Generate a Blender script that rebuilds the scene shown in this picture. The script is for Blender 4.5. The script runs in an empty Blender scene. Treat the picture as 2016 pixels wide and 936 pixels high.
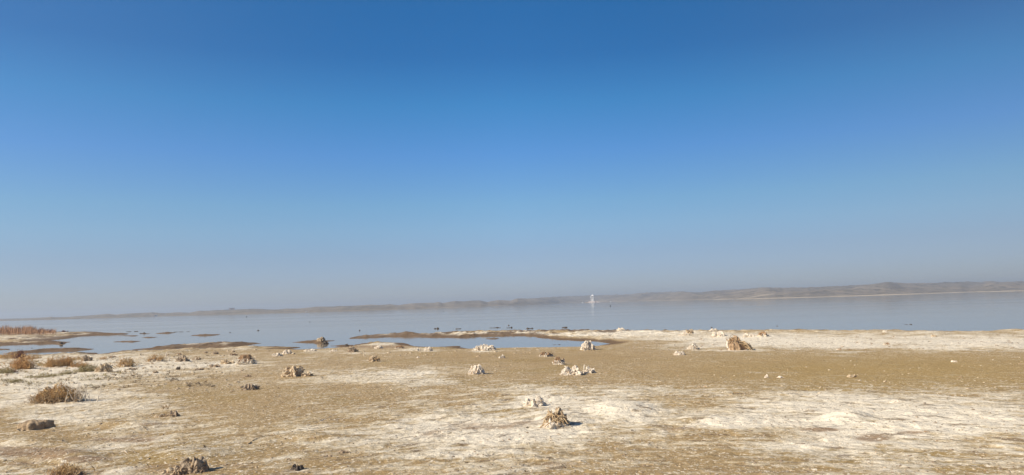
import bpy, math, random
import numpy as np
from mathutils import Vector, Matrix
random.seed(7)
rng = np.random.default_rng(11)
R = math.radians
S = bpy.context.scene
COL = S.collection

# ------------------------------------------------------------------ camera, sky, sun, exposure
FPX, CX, CY, CAMH = 1523.0, 1008.0, 468.0, 2.2
ROLL, PITCH = math.atan(0.0293), math.atan(129.4 / 1523.0)
Fv = Vector((0, math.cos(PITCH), math.sin(PITCH)))
R0 = Vector((1, 0, 0)); U0 = Vector((0, -math.sin(PITCH), math.cos(PITCH)))
Rc = R0 * math.cos(ROLL) - U0 * math.sin(ROLL)
Uc = R0 * math.sin(ROLL) + U0 * math.cos(ROLL)
cam_d = bpy.data.cameras.new('camera'); cam = bpy.data.objects.new('camera', cam_d); COL.objects.link(cam)
M = Matrix((( Rc.x, Uc.x, -Fv.x, 0), (Rc.y, Uc.y, -Fv.y, 0), (Rc.z, Uc.z, -Fv.z, CAMH), (0, 0, 0, 1)))
cam.matrix_world = M
cam_d.sensor_width = 36; cam_d.lens = 36 * FPX / 2016.0
cam_d.clip_start = 0.05; cam_d.clip_end = 20000
S.camera = cam

SUN_EL, SUN_AZ = 33.0, 245.0       # azimuth clockwise from +Y
sd = bpy.data.lights.new('sun', 'SUN'); sd.energy = 4.35; sd.angle = R(0.53); sd.color = (1.0, 0.87, 0.68)
sun = bpy.data.objects.new('sun', sd); COL.objects.link(sun)
sv = Vector((math.sin(R(SUN_AZ)) * math.cos(R(SUN_EL)), math.cos(R(SUN_AZ)) * math.cos(R(SUN_EL)), math.sin(R(SUN_EL))))
sun.rotation_euler = sv.to_track_quat('Z', 'Y').to_euler()

W = bpy.data.worlds.new('World'); S.world = W; W.use_nodes = True
nt = W.node_tree; nt.nodes.clear()
def N(nt, t, **k):
    n = nt.nodes.new(t)
    for a, b in k.items(): setattr(n, a, b)
    return n
out = N(nt, 'ShaderNodeOutputWorld'); bg = N(nt, 'ShaderNodeBackground'); sky = N(nt, 'ShaderNodeTexSky')
sky.sky_type = 'NISHITA'; sky.sun_disc = False; sky.sun_elevation = R(SUN_EL); sky.sun_rotation = R(SUN_AZ)
sky.altitude = 1000; sky.air_density = 1.0; sky.dust_density = 0.6; sky.ozone_density = 3.0
bg.inputs['Strength'].default_value = 0.12
# the sky texture graded by real elevation angle (dusty pale band low down, deep blue above)
tc = N(nt, 'ShaderNodeTexCoord'); sx = N(nt, 'ShaderNodeSeparateXYZ'); nt.links.new(tc.outputs['Generated'], sx.inputs[0])
ramp = N(nt, 'ShaderNodeValToRGB'); nt.links.new(sx.outputs['Z'], ramp.inputs[0])
SKY_GRADE = [(0.0000, (0.434, 0.463, 0.629)), (0.0246, (0.434, 0.463, 0.629)), (0.0377, (0.435, 0.466, 0.631)), (0.0639, (0.451, 0.486, 0.617)), (0.0964, (0.475, 0.563, 0.659)), (0.1286, (0.448, 0.601, 0.695)), (0.1917, (0.332, 0.582, 0.805)), (0.2525, (0.218, 0.574, 0.775)), (0.3105, (0.144, 0.463, 0.695)), (0.3631, (0.131, 0.471, 0.708)), (0.4600, (0.240, 0.500, 0.660)), (0.6200, (0.460, 0.520, 0.580)), (1.0000, (0.500, 0.520, 0.540))]
cr = ramp.color_ramp
while len(cr.elements) < len(SKY_GRADE): cr.elements.new(0.5)
for e, (p, c) in zip(cr.elements, SKY_GRADE): e.position = p; e.color = (*c, 1)
mx = N(nt, 'ShaderNodeMix', data_type='RGBA', blend_type='MULTIPLY'); mx.inputs[0].default_value = 1
nt.links.new(sky.outputs[0], mx.inputs[6]); nt.links.new(ramp.outputs[0], mx.inputs[7])
mr = N(nt, 'ShaderNodeMapRange'); nt.links.new(sx.outputs['X'], mr.inputs[0])
for i_, v_ in enumerate((0.0, 0.65, 1.0, 0.62)): mr.inputs[i_ + 1].default_value = v_
hz2 = N(nt, 'ShaderNodeVectorMath', operation='SCALE'); nt.links.new(mx.outputs[2], hz2.inputs[0]); nt.links.new(mr.outputs[0], hz2.inputs['Scale'])
ab = N(nt, 'ShaderNodeMath', operation='ABSOLUTE'); nt.links.new(sx.outputs['X'], ab.inputs[0])
m2 = N(nt, 'ShaderNodeMapRange'); m2.interpolation_type = 'SMOOTHSTEP'; nt.links.new(ab.outputs[0], m2.inputs[0]); m2.inputs[1].default_value = .12; m2.inputs[2].default_value = .64
pale = N(nt, 'ShaderNodeVectorMath', operation='SCALE'); pale.inputs[0].default_value = (.17, .13, .03); nt.links.new(m2.outputs[0], pale.inputs['Scale'])
sm = N(nt, 'ShaderNodeVectorMath', operation='ADD'); nt.links.new(hz2.outputs[0], sm.inputs[0]); nt.links.new(pale.outputs[0], sm.inputs[1])
nt.links.new(sm.outputs[0], bg.inputs['Color']); nt.links.new(bg.outputs[0], out.inputs[0])

S.view_settings.view_transform = 'Standard'; S.view_settings.look = 'None'
S.view_settings.exposure = 0.5; S.view_settings.gamma = 1; S.view_settings.use_curve_mapping = False
S.render.engine = 'CYCLES'
S.cycles.volume_bounces = 0
S.cycles.max_bounces = 6

# ------------------------------------------------------------------ pixel of the photo -> ray, point on a level
def ray(px, py):
    u = (px - CX) / FPX; v = (CY - py) / FPX
    d = Rc * u + Uc * v + Fv
    return d.normalized()
def at_level(px, py, z=0.0):
    d = ray(px, py)
    t = (z - CAMH) / d.z
    return (d.x * t, d.y * t)
def project(x, y, z):
    dx, dy, dz = x, y, z - CAMH
    f = dx * Fv.x + dy * Fv.y + dz * Fv.z; f = np.maximum(f, 0.05)
    u = (dx * Rc.x + dy * Rc.y + dz * Rc.z) / f; v = (dx * Uc.x + dy * Uc.y + dz * Uc.z) / f
    return CX + FPX * u, CY - FPX * v

# ------------------------------------------------------------------ noise
_perm = np.random.default_rng(3).permutation(4096).astype(np.int64)
_ang = np.random.default_rng(4).random(4096) * 2 * math.pi
_gx, _gy = np.cos(_ang), np.sin(_ang)
def perlin(x, y, seed=0):
    x = np.asarray(x, float); y = np.asarray(y, float)
    xi = np.floor(x).astype(np.int64); yi = np.floor(y).astype(np.int64)
    xf = x - xi; yf = y - yi
    u = xf * xf * xf * (xf * (xf * 6 - 15) + 10); v = yf * yf * yf * (yf * (yf * 6 - 15) + 10)
    def g(ix, iy, fx, fy):
        h = _perm[(_perm[(ix + seed * 131) & 4095] + iy) & 4095]
        return _gx[h] * fx + _gy[h] * fy
    a = g(xi, yi, xf, yf); b = g(xi + 1, yi, xf - 1, yf)
    c = g(xi, yi + 1, xf, yf - 1); d = g(xi + 1, yi + 1, xf - 1, yf - 1)
    return (a + (b - a) * u + ((c + (d - c) * u) - (a + (b - a) * u)) * v) * 1.5
def fbm(x, y, o=4, seed=0, gain=0.5):
    s = 0; a = 1; f = 1; t = 0
    for k in range(o):
        s = s + a * perlin(x * f, y * f, seed + k * 7); t += a; a *= gain; f *= 2.03
    return s / t
def sstep(a, b, x):
    t = np.clip((x - a) / (b - a), 0, 1); return t * t * (3 - 2 * t)

# ------------------------------------------------------------------ materials
def pbr(name, rough=0.9, spec=0.2):
    m = bpy.data.materials.new(name); m.use_nodes = True
    nt = m.node_tree; p = nt.nodes['Principled BSDF']
    p.inputs['Roughness'].default_value = rough; p.inputs['Specular IOR Level'].default_value = spec
    return m, nt, p
def noise_node(nt, vec, scale, detail=4, rough=0.55):
    n = N(nt, 'ShaderNodeTexNoise'); n.inputs['Scale'].default_value = scale
    n.inputs['Detail'].default_value = detail; n.inputs['Roughness'].default_value = rough
    if vec is not None: nt.links.new(vec, n.inputs['Vector'])
    return n.outputs['Fac']
def mth(nt, op, a, b=None, clamp=False):
    n = N(nt, 'ShaderNodeMath', operation=op, use_clamp=clamp)
    for i, v in enumerate((a, b)):
        if v is None: continue
        if isinstance(v, (int, float)): n.inputs[i].default_value = v
        else: nt.links.new(v, n.inputs[i])
    return n.outputs[0]
def remap(nt, v, a, b, c=0.0, d=1.0, smooth=True):
    n = N(nt, 'ShaderNodeMapRange'); n.interpolation_type = 'SMOOTHSTEP' if smooth else 'LINEAR'
    nt.links.new(v, n.inputs[0])
    for i, k in enumerate((a, b, c, d)): n.inputs[i + 1].default_value = k
    return n.outputs[0]
def mixc(nt, f, a, b, blend='MIX'):
    n = N(nt, 'ShaderNodeMix', data_type='RGBA', blend_type=blend)
    if isinstance(f, (int, float)): n.inputs[0].default_value = f
    else: nt.links.new(f, n.inputs[0])
    for i, v in ((6, a), (7, b)):
        if isinstance(v, tuple): n.inputs[i].default_value = (*v, 1)
        else: nt.links.new(v, n.inputs[i])
    return n.outputs[2]
def bump(nt, p, h, dist, strength=1.0):
    b = N(nt, 'ShaderNodeBump'); b.inputs['Distance'].default_value = dist; b.inputs['Strength'].default_value = strength
    nt.links.new(h, b.inputs['Height']); nt.links.new(b.outputs[0], p.inputs['Normal'])
def objvec(nt): return N(nt, 'ShaderNodeTexCoord').outputs['Object']
def attr(nt, name): return N(nt, 'ShaderNodeAttribute', attribute_name=name).outputs['Fac']

SALT = (0.60, 0.49, 0.32); SALTW = (0.86, 0.78, 0.635); MUD = (0.405, 0.288, 0.148); MUDD = (0.21, 0.14, 0.075)

def two_tone(name, a, b, scale, lo=0.42, hi=0.58, zmix=None, bscale=None, bdist=0.01, rough=0.9, rnd=0.12):
    m, nt, p = pbr(name, rough)
    v = objvec(nt); n = noise_node(nt, v, scale, 5, 0.6)
    if zmix:      # real change of material with height on the thing: salt at the foot, bare growth on top
        sz = N(nt, 'ShaderNodeSeparateXYZ'); nt.links.new(N(nt, 'ShaderNodeTexCoord').outputs['Generated'], sz.inputs[0])
        n = mth(nt, 'ADD', n, mth(nt, 'MULTIPLY', mth(nt, 'SUBTRACT', sz.outputs['Z'], zmix[0]), zmix[1]))
    f = remap(nt, n, lo, hi)
    c = mixc(nt, f, a, b)
    oi = N(nt, 'ShaderNodeObjectInfo').outputs['Random']
    c = mixc(nt, 1.0, c, N_rgb(nt, oi, rnd), 'MULTIPLY')
    nt.links.new(c, p.inputs['Base Color'])
    bump(nt, p, noise_node(nt, v, bscale or scale * 3, 4), bdist)
    return m
def N_rgb(nt, fac, rnd):
    n = N(nt, 'ShaderNodeCombineColor')
    v = remap(nt, fac, 0, 1, 1 - rnd, 1.0, False)
    for i in range(3): nt.links.new(v, n.inputs[i])
    return n.outputs[0]

MAT = {}
MAT['crust_white'] = two_tone('salt_crust_white', (0.74, 0.66, 0.55), (0.48, 0.36, 0.24), 14, 0.52, 0.66, None, 30, 0.012)
MAT['crust_tan'] = two_tone('salt_crust_tan', (0.66, 0.55, 0.39), (0.36, 0.25, 0.155), 12, 0.42, 0.60, None, 30, 0.015)
MAT['crust_foot'] = two_tone('salt_foot_brown_top', (0.70, 0.62, 0.50), (0.33, 0.21, 0.12), 9, 0.44, 0.58, (0.45, 0.6), 28, 0.015)
MAT['crust_grey'] = two_tone('grey_crust', (0.50, 0.40, 0.29), (0.27, 0.20, 0.14), 12, 0.40, 0.60, None, 30, 0.015)
MAT['crust_dark'] = two_tone('dark_mud_crust', (0.17, 0.135, 0.105), (0.09, 0.075, 0.065), 10, 0.4, 0.6, None, 25, 0.01)
MAT['stalk_white'] = two_tone('salted_stalk', (0.82, 0.74, 0.62), (0.60, 0.47, 0.34), 18, 0.5, 0.7)
MAT['stalk_tan'] = two_tone('tan_stalk', (0.60, 0.46, 0.29), (0.36, 0.24, 0.13), 16, 0.42, 0.62)
MAT['stalk_brown'] = two_tone('brown_stalk', (0.42, 0.27, 0.14), (0.24, 0.15, 0.08), 16, 0.42, 0.62)
MAT['stalk_grey'] = two_tone('grey_stalk', (0.30, 0.24, 0.17), (0.17, 0.13, 0.09), 16, 0.42, 0.62)
MAT['twig_orange'] = two_tone('orange_twigs', (0.62, 0.40, 0.18), (0.45, 0.26, 0.11), 12, 0.4, 0.6)
MAT['twig_straw'] = two_tone('straw_twigs', (0.72, 0.52, 0.27), (0.52, 0.33, 0.15), 12, 0.4, 0.6)
MAT['twig_green'] = two_tone('grey_green_twigs', (0.42, 0.35, 0.17), (0.27, 0.22, 0.10), 12, 0.4, 0.6)
MAT['twig_red'] = two_tone('red_brown_twigs', (0.26, 0.12, 0.08), (0.16, 0.08, 0.06), 12, 0.4, 0.6)
MAT['rock'] = two_tone('brown_rock', (0.50, 0.38, 0.25), (0.33, 0.24, 0.155), 7, 0.4, 0.62, None, 22, 0.02)
MAT['white_paint'] = two_tone('white_paint', (0.86, 0.86, 0.85), (0.80, 0.80, 0.79), 0.8, 0.4, 0.6, None, 3, 0.01, 0.6, 0.0)
MAT['concrete'] = two_tone('pale_concrete', (0.66, 0.57, 0.52), (0.56, 0.47, 0.43), 0.6, 0.4, 0.6, None, 3, 0.02, 0.9, 0.0)
MAT['trunk_brown'] = two_tone('trunk_brown', (0.50, 0.355, 0.225), (0.30, 0.20, 0.12), 7, 0.4, 0.62, None, 20, 0.03)
MAT['dark'] = two_tone('dark_opening', (0.05, 0.06, 0.07), (0.03, 0.035, 0.04), 1.0)
MAT['slate_and_shade'] = two_tone('grey_blue_wall_and_shade', (0.16, 0.18, 0.20), (0.12, 0.13, 0.15), 1.0)  # dark lookout room wall; also the painted shade below the gallery

# ------------------------------------------------------------------ object helpers
def mesh_obj(name, verts, faces, mat, parent=None, smooth=False, attrs=None):
    me = bpy.data.meshes.new(name)
    V = np.asarray(verts, dtype=np.float32)
    if isinstance(faces, np.ndarray):
        n, k = faces.shape
        me.vertices.add(len(V)); me.vertices.foreach_set('co', V.ravel())
        me.loops.add(n * k); me.loops.foreach_set('vertex_index', faces.astype(np.int32).ravel())
        me.polygons.add(n); me.polygons.foreach_set('loop_start', np.arange(0, n * k, k, dtype=np.int32))
        me.update(calc_edges=True)
    else:
        me.from_pydata(V.tolist(), [], faces)
    if smooth: me.shade_smooth()
    if attrs:
        for an, av in attrs.items():
            a = me.attributes.new(an, 'FLOAT', 'POINT'); a.data.foreach_set('value', np.asarray(av, np.float32))
    me.materials.append(mat)
    o = bpy.data.objects.new(name, me); COL.objects.link(o)
    if parent: o.parent = parent
    return o
def tag(o, label=None, cat=None, group=None, kind=None):
    if label: o['label'] = label
    if cat: o['category'] = cat
    if group: o['group'] = group
    if kind: o['kind'] = kind
    return o
def empty(name, loc, rz=0):
    o = bpy.data.objects.new(name, None); COL.objects.link(o); o.location = loc; o.rotation_euler = (0, 0, rz)
    o.empty_display_size = 0.1
    return o

class MB:
    def __init__(s): s.v = []; s.f = []
    def tube(s, pts, rad, sides=5):
        pts = np.asarray(pts, float); n = len(pts)
        rad = np.broadcast_to(np.asarray(rad, float), (n,))
        t = np.gradient(pts, axis=0); t /= (np.linalg.norm(t, axis=1, keepdims=True) + 1e-9)
        ref = np.array([0, 0, 1.0]) if abs(t[0][2]) < 0.8 else np.array([1.0, 0, 0])
        b = len(s.v)
        for i in range(n):
            a = np.cross(t[i], ref); a /= (np.linalg.norm(a) + 1e-9); c = np.cross(t[i], a)
            for k in range(sides):
                th = 2 * math.pi * k / sides
                s.v.append(tuple(pts[i] + rad[i] * (a * math.cos(th) + c * math.sin(th))))
        for i in range(n - 1):
            for k in range(sides):
                k2 = (k + 1) % sides
                s.f.append((b + i * sides + k, b + i * sides + k2, b + (i + 1) * sides + k2, b + (i + 1) * sides + k))
        s.f.append(tuple(b + k for k in range(sides))[::-1]); s.f.append(tuple(b + (n - 1) * sides + k for k in range(sides)))
    def blade(s, p0, p1, w, side):
        b = len(s.v); p0 = np.asarray(p0, float); p1 = np.asarray(p1, float); side = np.asarray(side, float) * w
        m = (p0 + p1) / 2
        s.v += [tuple(p0 - side * .5), tuple(p0 + side * .5), tuple(m + side * .6), tuple(m - side * .6), tuple(p1)]
        s.f += [(b, b + 1, b + 2, b + 3), (b + 3, b + 2, b + 4)]
    def box(s, x0, x1, y0, y1, z0, z1, taper=0):
        b = len(s.v); t = taper
        s.v += [(x0, y0, z0), (x1, y0, z0), (x1, y1, z0), (x0, y1, z0), (x0 + t, y0 + t, z1), (x1 - t, y0 + t, z1), (x1 - t, y1 - t, z1), (x0 + t, y1 - t, z1)]
        s.f += [tuple(b + i for i in q) for q in ((3, 2, 1, 0), (4, 5, 6, 7), (0, 1, 5, 4), (1, 2, 6, 5), (2, 3, 7, 6), (3, 0, 4, 7))]
    def build(s, name, mat, parent=None, smooth=False): return mesh_obj(name, s.v, s.f, mat, parent, smooth)

# ------------------------------------------------------------------ shorelines (traced on the photo, laid out on the water level)
MAIN = [(-420, 716), (-200, 704), (0, 701), (25, 698), (38, 700), (60, 702), (80, 700.5), (100, 699), (140, 697), (165, 696), (190, 695.7), (206, 698),
        (214, 695.3), (229, 693), (254, 690.6), (259, 689.5), (280, 692.3), (320, 690.3), (370, 689), (409, 688.2), (426, 686.2), (409, 684.2), (370, 684.4),
        (340, 686), (322, 686.6), (300, 687.5), (258, 689.2), (294, 686), (320, 683), (360, 679.5), (399, 677.3), (419, 675.2), (434, 674.6), (489, 675), (515, 676.3),
        (494, 680), (470, 684), (482, 685.3), (502, 684.3), (532, 683), (560, 683.2), (592, 684.6), (575, 686.3), (562, 688), (592, 689), (614, 688.2), (652, 686.6), (675, 682.5),
        (688, 680), (702, 678.5), (716, 676.6), (740, 675.4), (775, 675.4), (793, 677.4), (808, 680.2), (821, 682.3), (860, 683.3), (907, 684.7),
        (928, 687.6), (971, 687.8), (1024, 686.2), (1088, 685.6), (1142, 684.5), (1174, 682), (1200, 677), (1174, 672.8), (1103, 669.6), (1056, 665),
        (1046, 662.2), (982, 662.2), (950, 662.8), (903, 666), (832, 664.4), (800, 663.8), (774, 663.4), (719, 666), (690, 667.6), (705, 662),
        (754, 659.6), (788, 656), (809, 654), (827, 658.3), (840, 658), (875, 656.4), (882, 653.6), (919, 653.4), (944, 651.6), (1040, 651.8),
        (1120, 651), (1200, 652), (1300, 652), (1400, 652), (1480, 651.5), (1600, 651), (1685, 652), (1780, 652), (1867, 654), (1940, 653), (2016, 652), (2300, 651), (2700, 650)]
ISLES = [
    [(-420, 662), (-200, 660), (0, 656.5), (100, 653.4), (143, 654.6), (193, 654.2), (231, 657.6), (251, 656.6), (247, 658.4), (232, 659.2), (186, 660.6), (169, 661.6), (149, 664.4),
     (132, 667), (98, 670.5), (128, 673.9), (122, 678.8), (85, 677.2), (0, 680.4), (-200, 684), (-420, 690)],
    [(-60, 688), (0, 687.4), (21, 687.6), (21, 689), (0, 689.6), (-60, 690.5)],
    [(20, 698), (27, 693.4), (64, 690), (128, 687.2), (167, 686.6), (186, 688.2), (150, 691), (85, 692.6), (45, 695), (36, 699)],
    [(308, 656.6), (330, 654.8), (341, 655), (337, 656.8), (318, 657.8)],
    [(232, 661.6), (258, 660.8), (274, 661.2), (262, 662.5)],
    [(280, 664.6), (296, 663.8), (303, 664.4), (294, 665.8)],
    [(228, 673.4), (254, 672.2), (262, 671), (271, 672.4), (260, 674)],
    [(369, 661), (400, 659.2), (431, 658.8), (424, 660.4), (390, 661.8)],
    [(276, 657.8), (284, 656.9), (293, 657.3), (286, 658.4)],
    [(582, 674.2), (600, 672.4), (624, 671.4), (640, 670.6), (656, 671), (646, 672.8), (645, 675), (640, 677.6), (622, 677), (618, 675), (600, 675.4)],
    [(860, 684.4), (880, 682.8), (906, 682.4), (900, 684.9)],
    [(958, 667.6), (968, 667), (977, 667), (970, 668.2)],
    [(655, 681.6), (680, 679.4), (696, 679.4), (690, 681.6), (664, 682.6)],
]
def poly_world(P): return np.array([at_level(x, y) for x, y in P])
Wmain = poly_world(MAIN)
Wmain = np.vstack([[-300, Wmain[0, 1] + 40], Wmain, [300, Wmain[-1, 1]], [300, -300], [-300, -300]])
Wpolys = [Wmain] + [poly_world(p) for p in ISLES]
def land_sd(x, y):
    x = np.asarray(x, float).ravel(); y = np.asarray(y, float).ravel()
    best = np.full(x.shape, 1e9); inside_any = np.zeros(x.shape, bool)
    for P in Wpolys:
        lo = P.min(0) - 12; hi = P.max(0) + 12
        m = (x > lo[0]) & (x < hi[0]) & (y > lo[1]) & (y < hi[1])
        if not m.any(): continue
        xx = x[m]; yy = y[m]; ins = np.zeros(xx.shape, bool); bb = np.full(xx.shape, 1e9)
        Q = np.roll(P, -1, axis=0)
        for (ax, ay), (bx, by) in zip(P, Q):
            dx, dy = bx - ax, by - ay; L = dx * dx + dy * dy + 1e-12
            t = np.clip(((xx - ax) * dx + (yy - ay) * dy) / L, 0, 1)
            bb = np.minimum(bb, (xx - ax - t * dx) ** 2 + (yy - ay - t * dy) ** 2)
            c = (ay > yy) != (by > yy)
            if c.any():
                xi = ax + (yy - ay) * dx / (dy if dy != 0 else 1e-12)
                ins ^= c & (xx < xi)
        best[m] = np.minimum(best[m], bb); inside_any[m] |= ins
    d = np.sqrt(np.minimum(best, 1e4))
    return np.where(inside_any, d, -d)

# salt cover of the flat: (centre x, centre y, half width, half height, amount)
PATCH = [
    (577, 744, 34, 3.6, .38), (487, 720, 34, 2.8, .38), (450, 720, 26, 2.8, .38), (938, 739, 30, 3.5, .38), (952, 692, 34, 2.5, .38), (1127, 741, 34, 3.5, .38), (1160, 738, 20, 3.4, .38), (1101, 720, 22, 2.8, .38), (1157, 691, 20, 2.5, .38), (1366, 690, 20, 2.5, .38), (1338, 701, 20, 2.5, .38), (1054, 803, 34, 5.7, .38), (1094, 848, 44, 7.3, .38), (101, 796, 50, 5.5, .38), (206, 734, 24, 3.3, .38), (360, 714, 24, 2.6, .38), (693, 695, 20, 2.5, .38), (736, 714, 18, 2.6, .38), (493, 770, 28, 4.6, .38), (1460, 692, 50, 2.5, .38), (382, 934, 60, 10.3, .38), (330, 824, 34, 6.4, .38), (62, 849, 34, 7.3, .38), (1076, 704, 20, 2.5, .38),
    (1730, 675, 430, 19, .85), (1480, 672, 200, 15, .35), (1960, 684, 150, 15, .5), (1240, 657, 130, 6, .8), (1120, 661, 60, 2.5, .55), (1195, 666, 45, 3, .4), (980, 657, 150, 3, .6), (1330, 668, 90, 4, .35),
    (780, 660, 90, 3, .6), (745, 677, 60, 3, .7), (600, 692, 90, 6, .4), (430, 680, 80, 3, .5), (480, 687, 60, 2.5, .3), (60, 666, 90, 5, .4), (830, 690, 45, 4, .5), (950, 692, 40, 3, .4),
    (200, 722, 260, 30, .60), (60, 760, 130, 40, .45), (420, 722, 90, 12, .35), (160, 790, 190, 44, .26), (560, 706, 80, 5, .2),
    (790, 757, 130, 20, .50), (700, 745, 160, 14, .25), (620, 765, 110, 10, .2), (900, 742, 60, 7, .25),
    (1000, 850, 210, 62, .50), (930, 905, 170, 40, .25), (1180, 800, 180, 34, .38), (1080, 900, 120, 30, .2),
    (1650, 835, 420, 42, .48), (1930, 860, 260, 46, .55), (1560, 800, 200, 16, .12), (1225, 834, 62, 15, 1.0), (1670, 854, 42, 8, 1.2), (1480, 858, 110, 4, .6), (1700, 868, 120, 4, .5), (1500, 860, 140, 8, .4), (1400, 870, 300, 30, .2), (1750, 905, 330, 40, .28),
    (1510, 746, 60, 4, .35), (600, 905, 160, 32, .20), (230, 880, 240, 60, .12), (90, 815, 120, 34, .12), (330, 800, 130, 20, .1), (650, 870, 120, 20, .1),
]
BARE = [(330, 860, 330, 60, .20), (420, 820, 200, 30, .12), (1750, 738, 480, 40, .45), (1150, 742, 240, 34, .25), (1060, 705, 240, 15, .30), (950, 838, 120, 9, .30), (1780, 862, 70, 8, .5), (1590, 848, 50, 6, .35), (560, 690, 70, 5, .5), (500, 800, 200, 32, .12),
        (60, 885, 130, 26, .30), (1150, 672, 90, 5, .35), (870, 715, 220, 15, .16), (1260, 680, 150, 12, .25), (1500, 880, 130, 14, .2), (1100, 915, 110, 14, .25), (960, 870, 30, 5, .2), (330, 930, 90, 12, .3), (1300, 810, 70, 12, .2)]
SWELL = [(1222, 835, 62, 14, .12), (1673, 855, 42, 8, .12), (1740, 872, 60, 6, .05), (1400, 856, 90, 5, .05), (880, 845, 60, 6, .04), (1560, 800, 60, 4, .04), (250, 860, 60, 6, .06), (60, 900, 70, 8, .06), (620, 895, 70, 8, .05), (1960, 684, 60, 6, .10), (1425, 662, 26, 4, .12), (1500, 664, 42, 4, .10), (1830, 656, 40, 4, .10), (1740, 654, 40, 3, .05),
         (808, 657, 16, 1.5, .08), (900, 655, 22, 2, .03), (632, 671, 10, 2, .10), (460, 677, 40, 2, .05), (1600, 653, 60, 2, .05), (1990, 652, 40, 2, .07),
         (245, 657, 8, 2, .06), (334, 656, 9, 2, .06), (262, 673, 6, 2, .06), (290, 665, 7, 2, .05), (120, 676, 9, 3, .08), (1092, 848, 60, 14, .05), (140, 936, 60, 14, .07), (370, 932, 80, 14, .05)]
def ell(px, py, L, soft=1.0):
    s = 0
    for cx, cy, a, b, k in L:
        yy = cy - 0.0 * (px - cx)
        d = ((px - cx) / a) ** 2 + ((py - yy) / b) ** 2
        s = s + k * np.exp(-np.power(d, 1.3) * soft)
    return s

def drift(x, y):      # old water lines left on the flat, curving away to the left
    return y + 8.0 * 1.1 * np.log(np.cosh((x - 1.5) / 8.0))
def terrain(x, y, micro=True):
    x = np.asarray(x, float); y = np.asarray(y, float); shp = x.shape; x = x.ravel(); y = y.ravel()
    r = np.hypot(x, y)
    sdist = np.full(x.shape, 20.0)
    m = (r > 24)
    wob = (0.45 * fbm(x / 2.6, y / 5.0, 4, 21) + 0.30 * fbm(x / 0.7, y / 3.0, 3, 23)) * sstep(25, 50, r)
    wx = 0.5 * fbm(x / 3.1, y / 6.0, 3, 22)
    if m.any(): sdist[m] = land_sd(x[m] + wx[m] * .6, y[m])
    sdist = sdist + wob * 1.3
    px, py = project(x, y, np.full(x.shape, 0.12))
    z = np.where(sdist > 0, 0.012 + 0.085 * (1 - np.exp(-np.maximum(sdist, 0) / 0.9)), -0.7 * (1 - np.exp(np.minimum(sdist, 0) / 6.0)))
    land = sstep(0.0, 1.5, sdist)
    z = z + 0.24 * sstep(44, 10, r) * land
    z = z + (0.035 * fbm(x / 7, y / 9, 2, 31) + 0.018 * fbm(x / 1.7, y / 1.9, 2, 35)) * land
    # gentle hummocky rim along the far beach
    z = z + 0.15 * np.clip(fbm(x / 1.5, y / 3.5, 4, 41) + .05, 0, 1) * sstep(0.2, 1.6, sdist) * sstep(38, 50, r)
    z = z + 0.13 * np.clip(fbm(x / .55, y / 1.6, 3, 43), 0, 1) * sstep(0.1, .8, sdist) * sstep(9, 4, sdist) * sstep(40, 50, r)
    z = z + ell(px, py, SWELL) * sstep(-0.5, 0.6, sdist)
    nlow = fbm(x / 4.5 + 9, y / 6.5, 4, 51)
    pxw = px + 60 * fbm(x / 1.6, y / 2.6, 3, 55) * np.clip(14 / np.maximum(r, 5), .3, 1.4)
    pyw = py + 14 * fbm(x / 2.2, y / 3.4, 3, 57) * np.clip(16 / np.maximum(r, 5), .2, 1.3)
    salt = 0.28 + 0.17 * sstep(770, 860, py) + .14 * sstep(560, 100, px) * sstep(690, 705, py) + .78 * ell(pxw, pyw, PATCH) - .9 * ell(pxw, pyw, BARE) + 0.30 * nlow
    wet = np.clip(1 - sdist / (1.3 + 2.4 * sstep(46, 60, r) + 1.0 * fbm(x / 1.1, y / 4.0, 3, 45)), 0, 1)
    salt = salt - 0.55 * np.clip(1 - sdist / 1.3, 0, 1)
    blot = sstep(0.0, 0.16, fbm(x / 1.5, y / 4.5, 4, 47)) * sstep(46, 56, r) * sstep(16, 6, sdist)
    wet = np.maximum(wet, .75 * blot)
    salt = salt + sstep(46, 56, r) * (1.0 * fbm(x / 2.2, y / 5.0, 4, 49) + .15)
    if micro:
        s = np.clip(salt, 0, 1)
        near = np.clip(1.5 - r / 60, 0.25, 1); xr = x; yr = drift(x, y) * .8
        br = np.abs(fbm(xr / 0.50, yr / 0.20, 3, 61)); br2 = fbm(xr / 0.16, yr / 0.09, 2, 65)
        flake = sstep(0.10, 0.42, fbm(xr / 0.55, yr / 0.26, 3, 71))
        z = z + land * near * ((0.006 + 0.020 * s) * (1 - 2 * br) + (0.003 + 0.009 * s) * br2 + 0.016 * flake * sstep(0.15, .6, salt))
        rough_zone = sstep(-0.05, 0.35, fbm(x / 1.3, y / 1.6, 3, 75))
        z = z + land * near * rough_zone * 0.022 * np.clip(fbm(xr / 0.26, yr / 0.13, 3, 77), 0, 1)
        salt = salt + 0.10 * flake
    return z.reshape(shp), salt.reshape(shp), wet.reshape(shp), sdist.reshape(shp)
def on_ground(px, py):
    d = ray(px, py); t = np.linspace(6.5, 190, 3000)
    X, Y, Z = d.x * t, d.y * t, CAMH + d.z * t
    h = np.maximum(terrain(X, Y, False)[0], -0.0)
    k = np.argmax(Z <= h) if (Z <= h).any() else len(t) - 1
    return float(X[k]), float(Y[k]), float(h[k])

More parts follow.
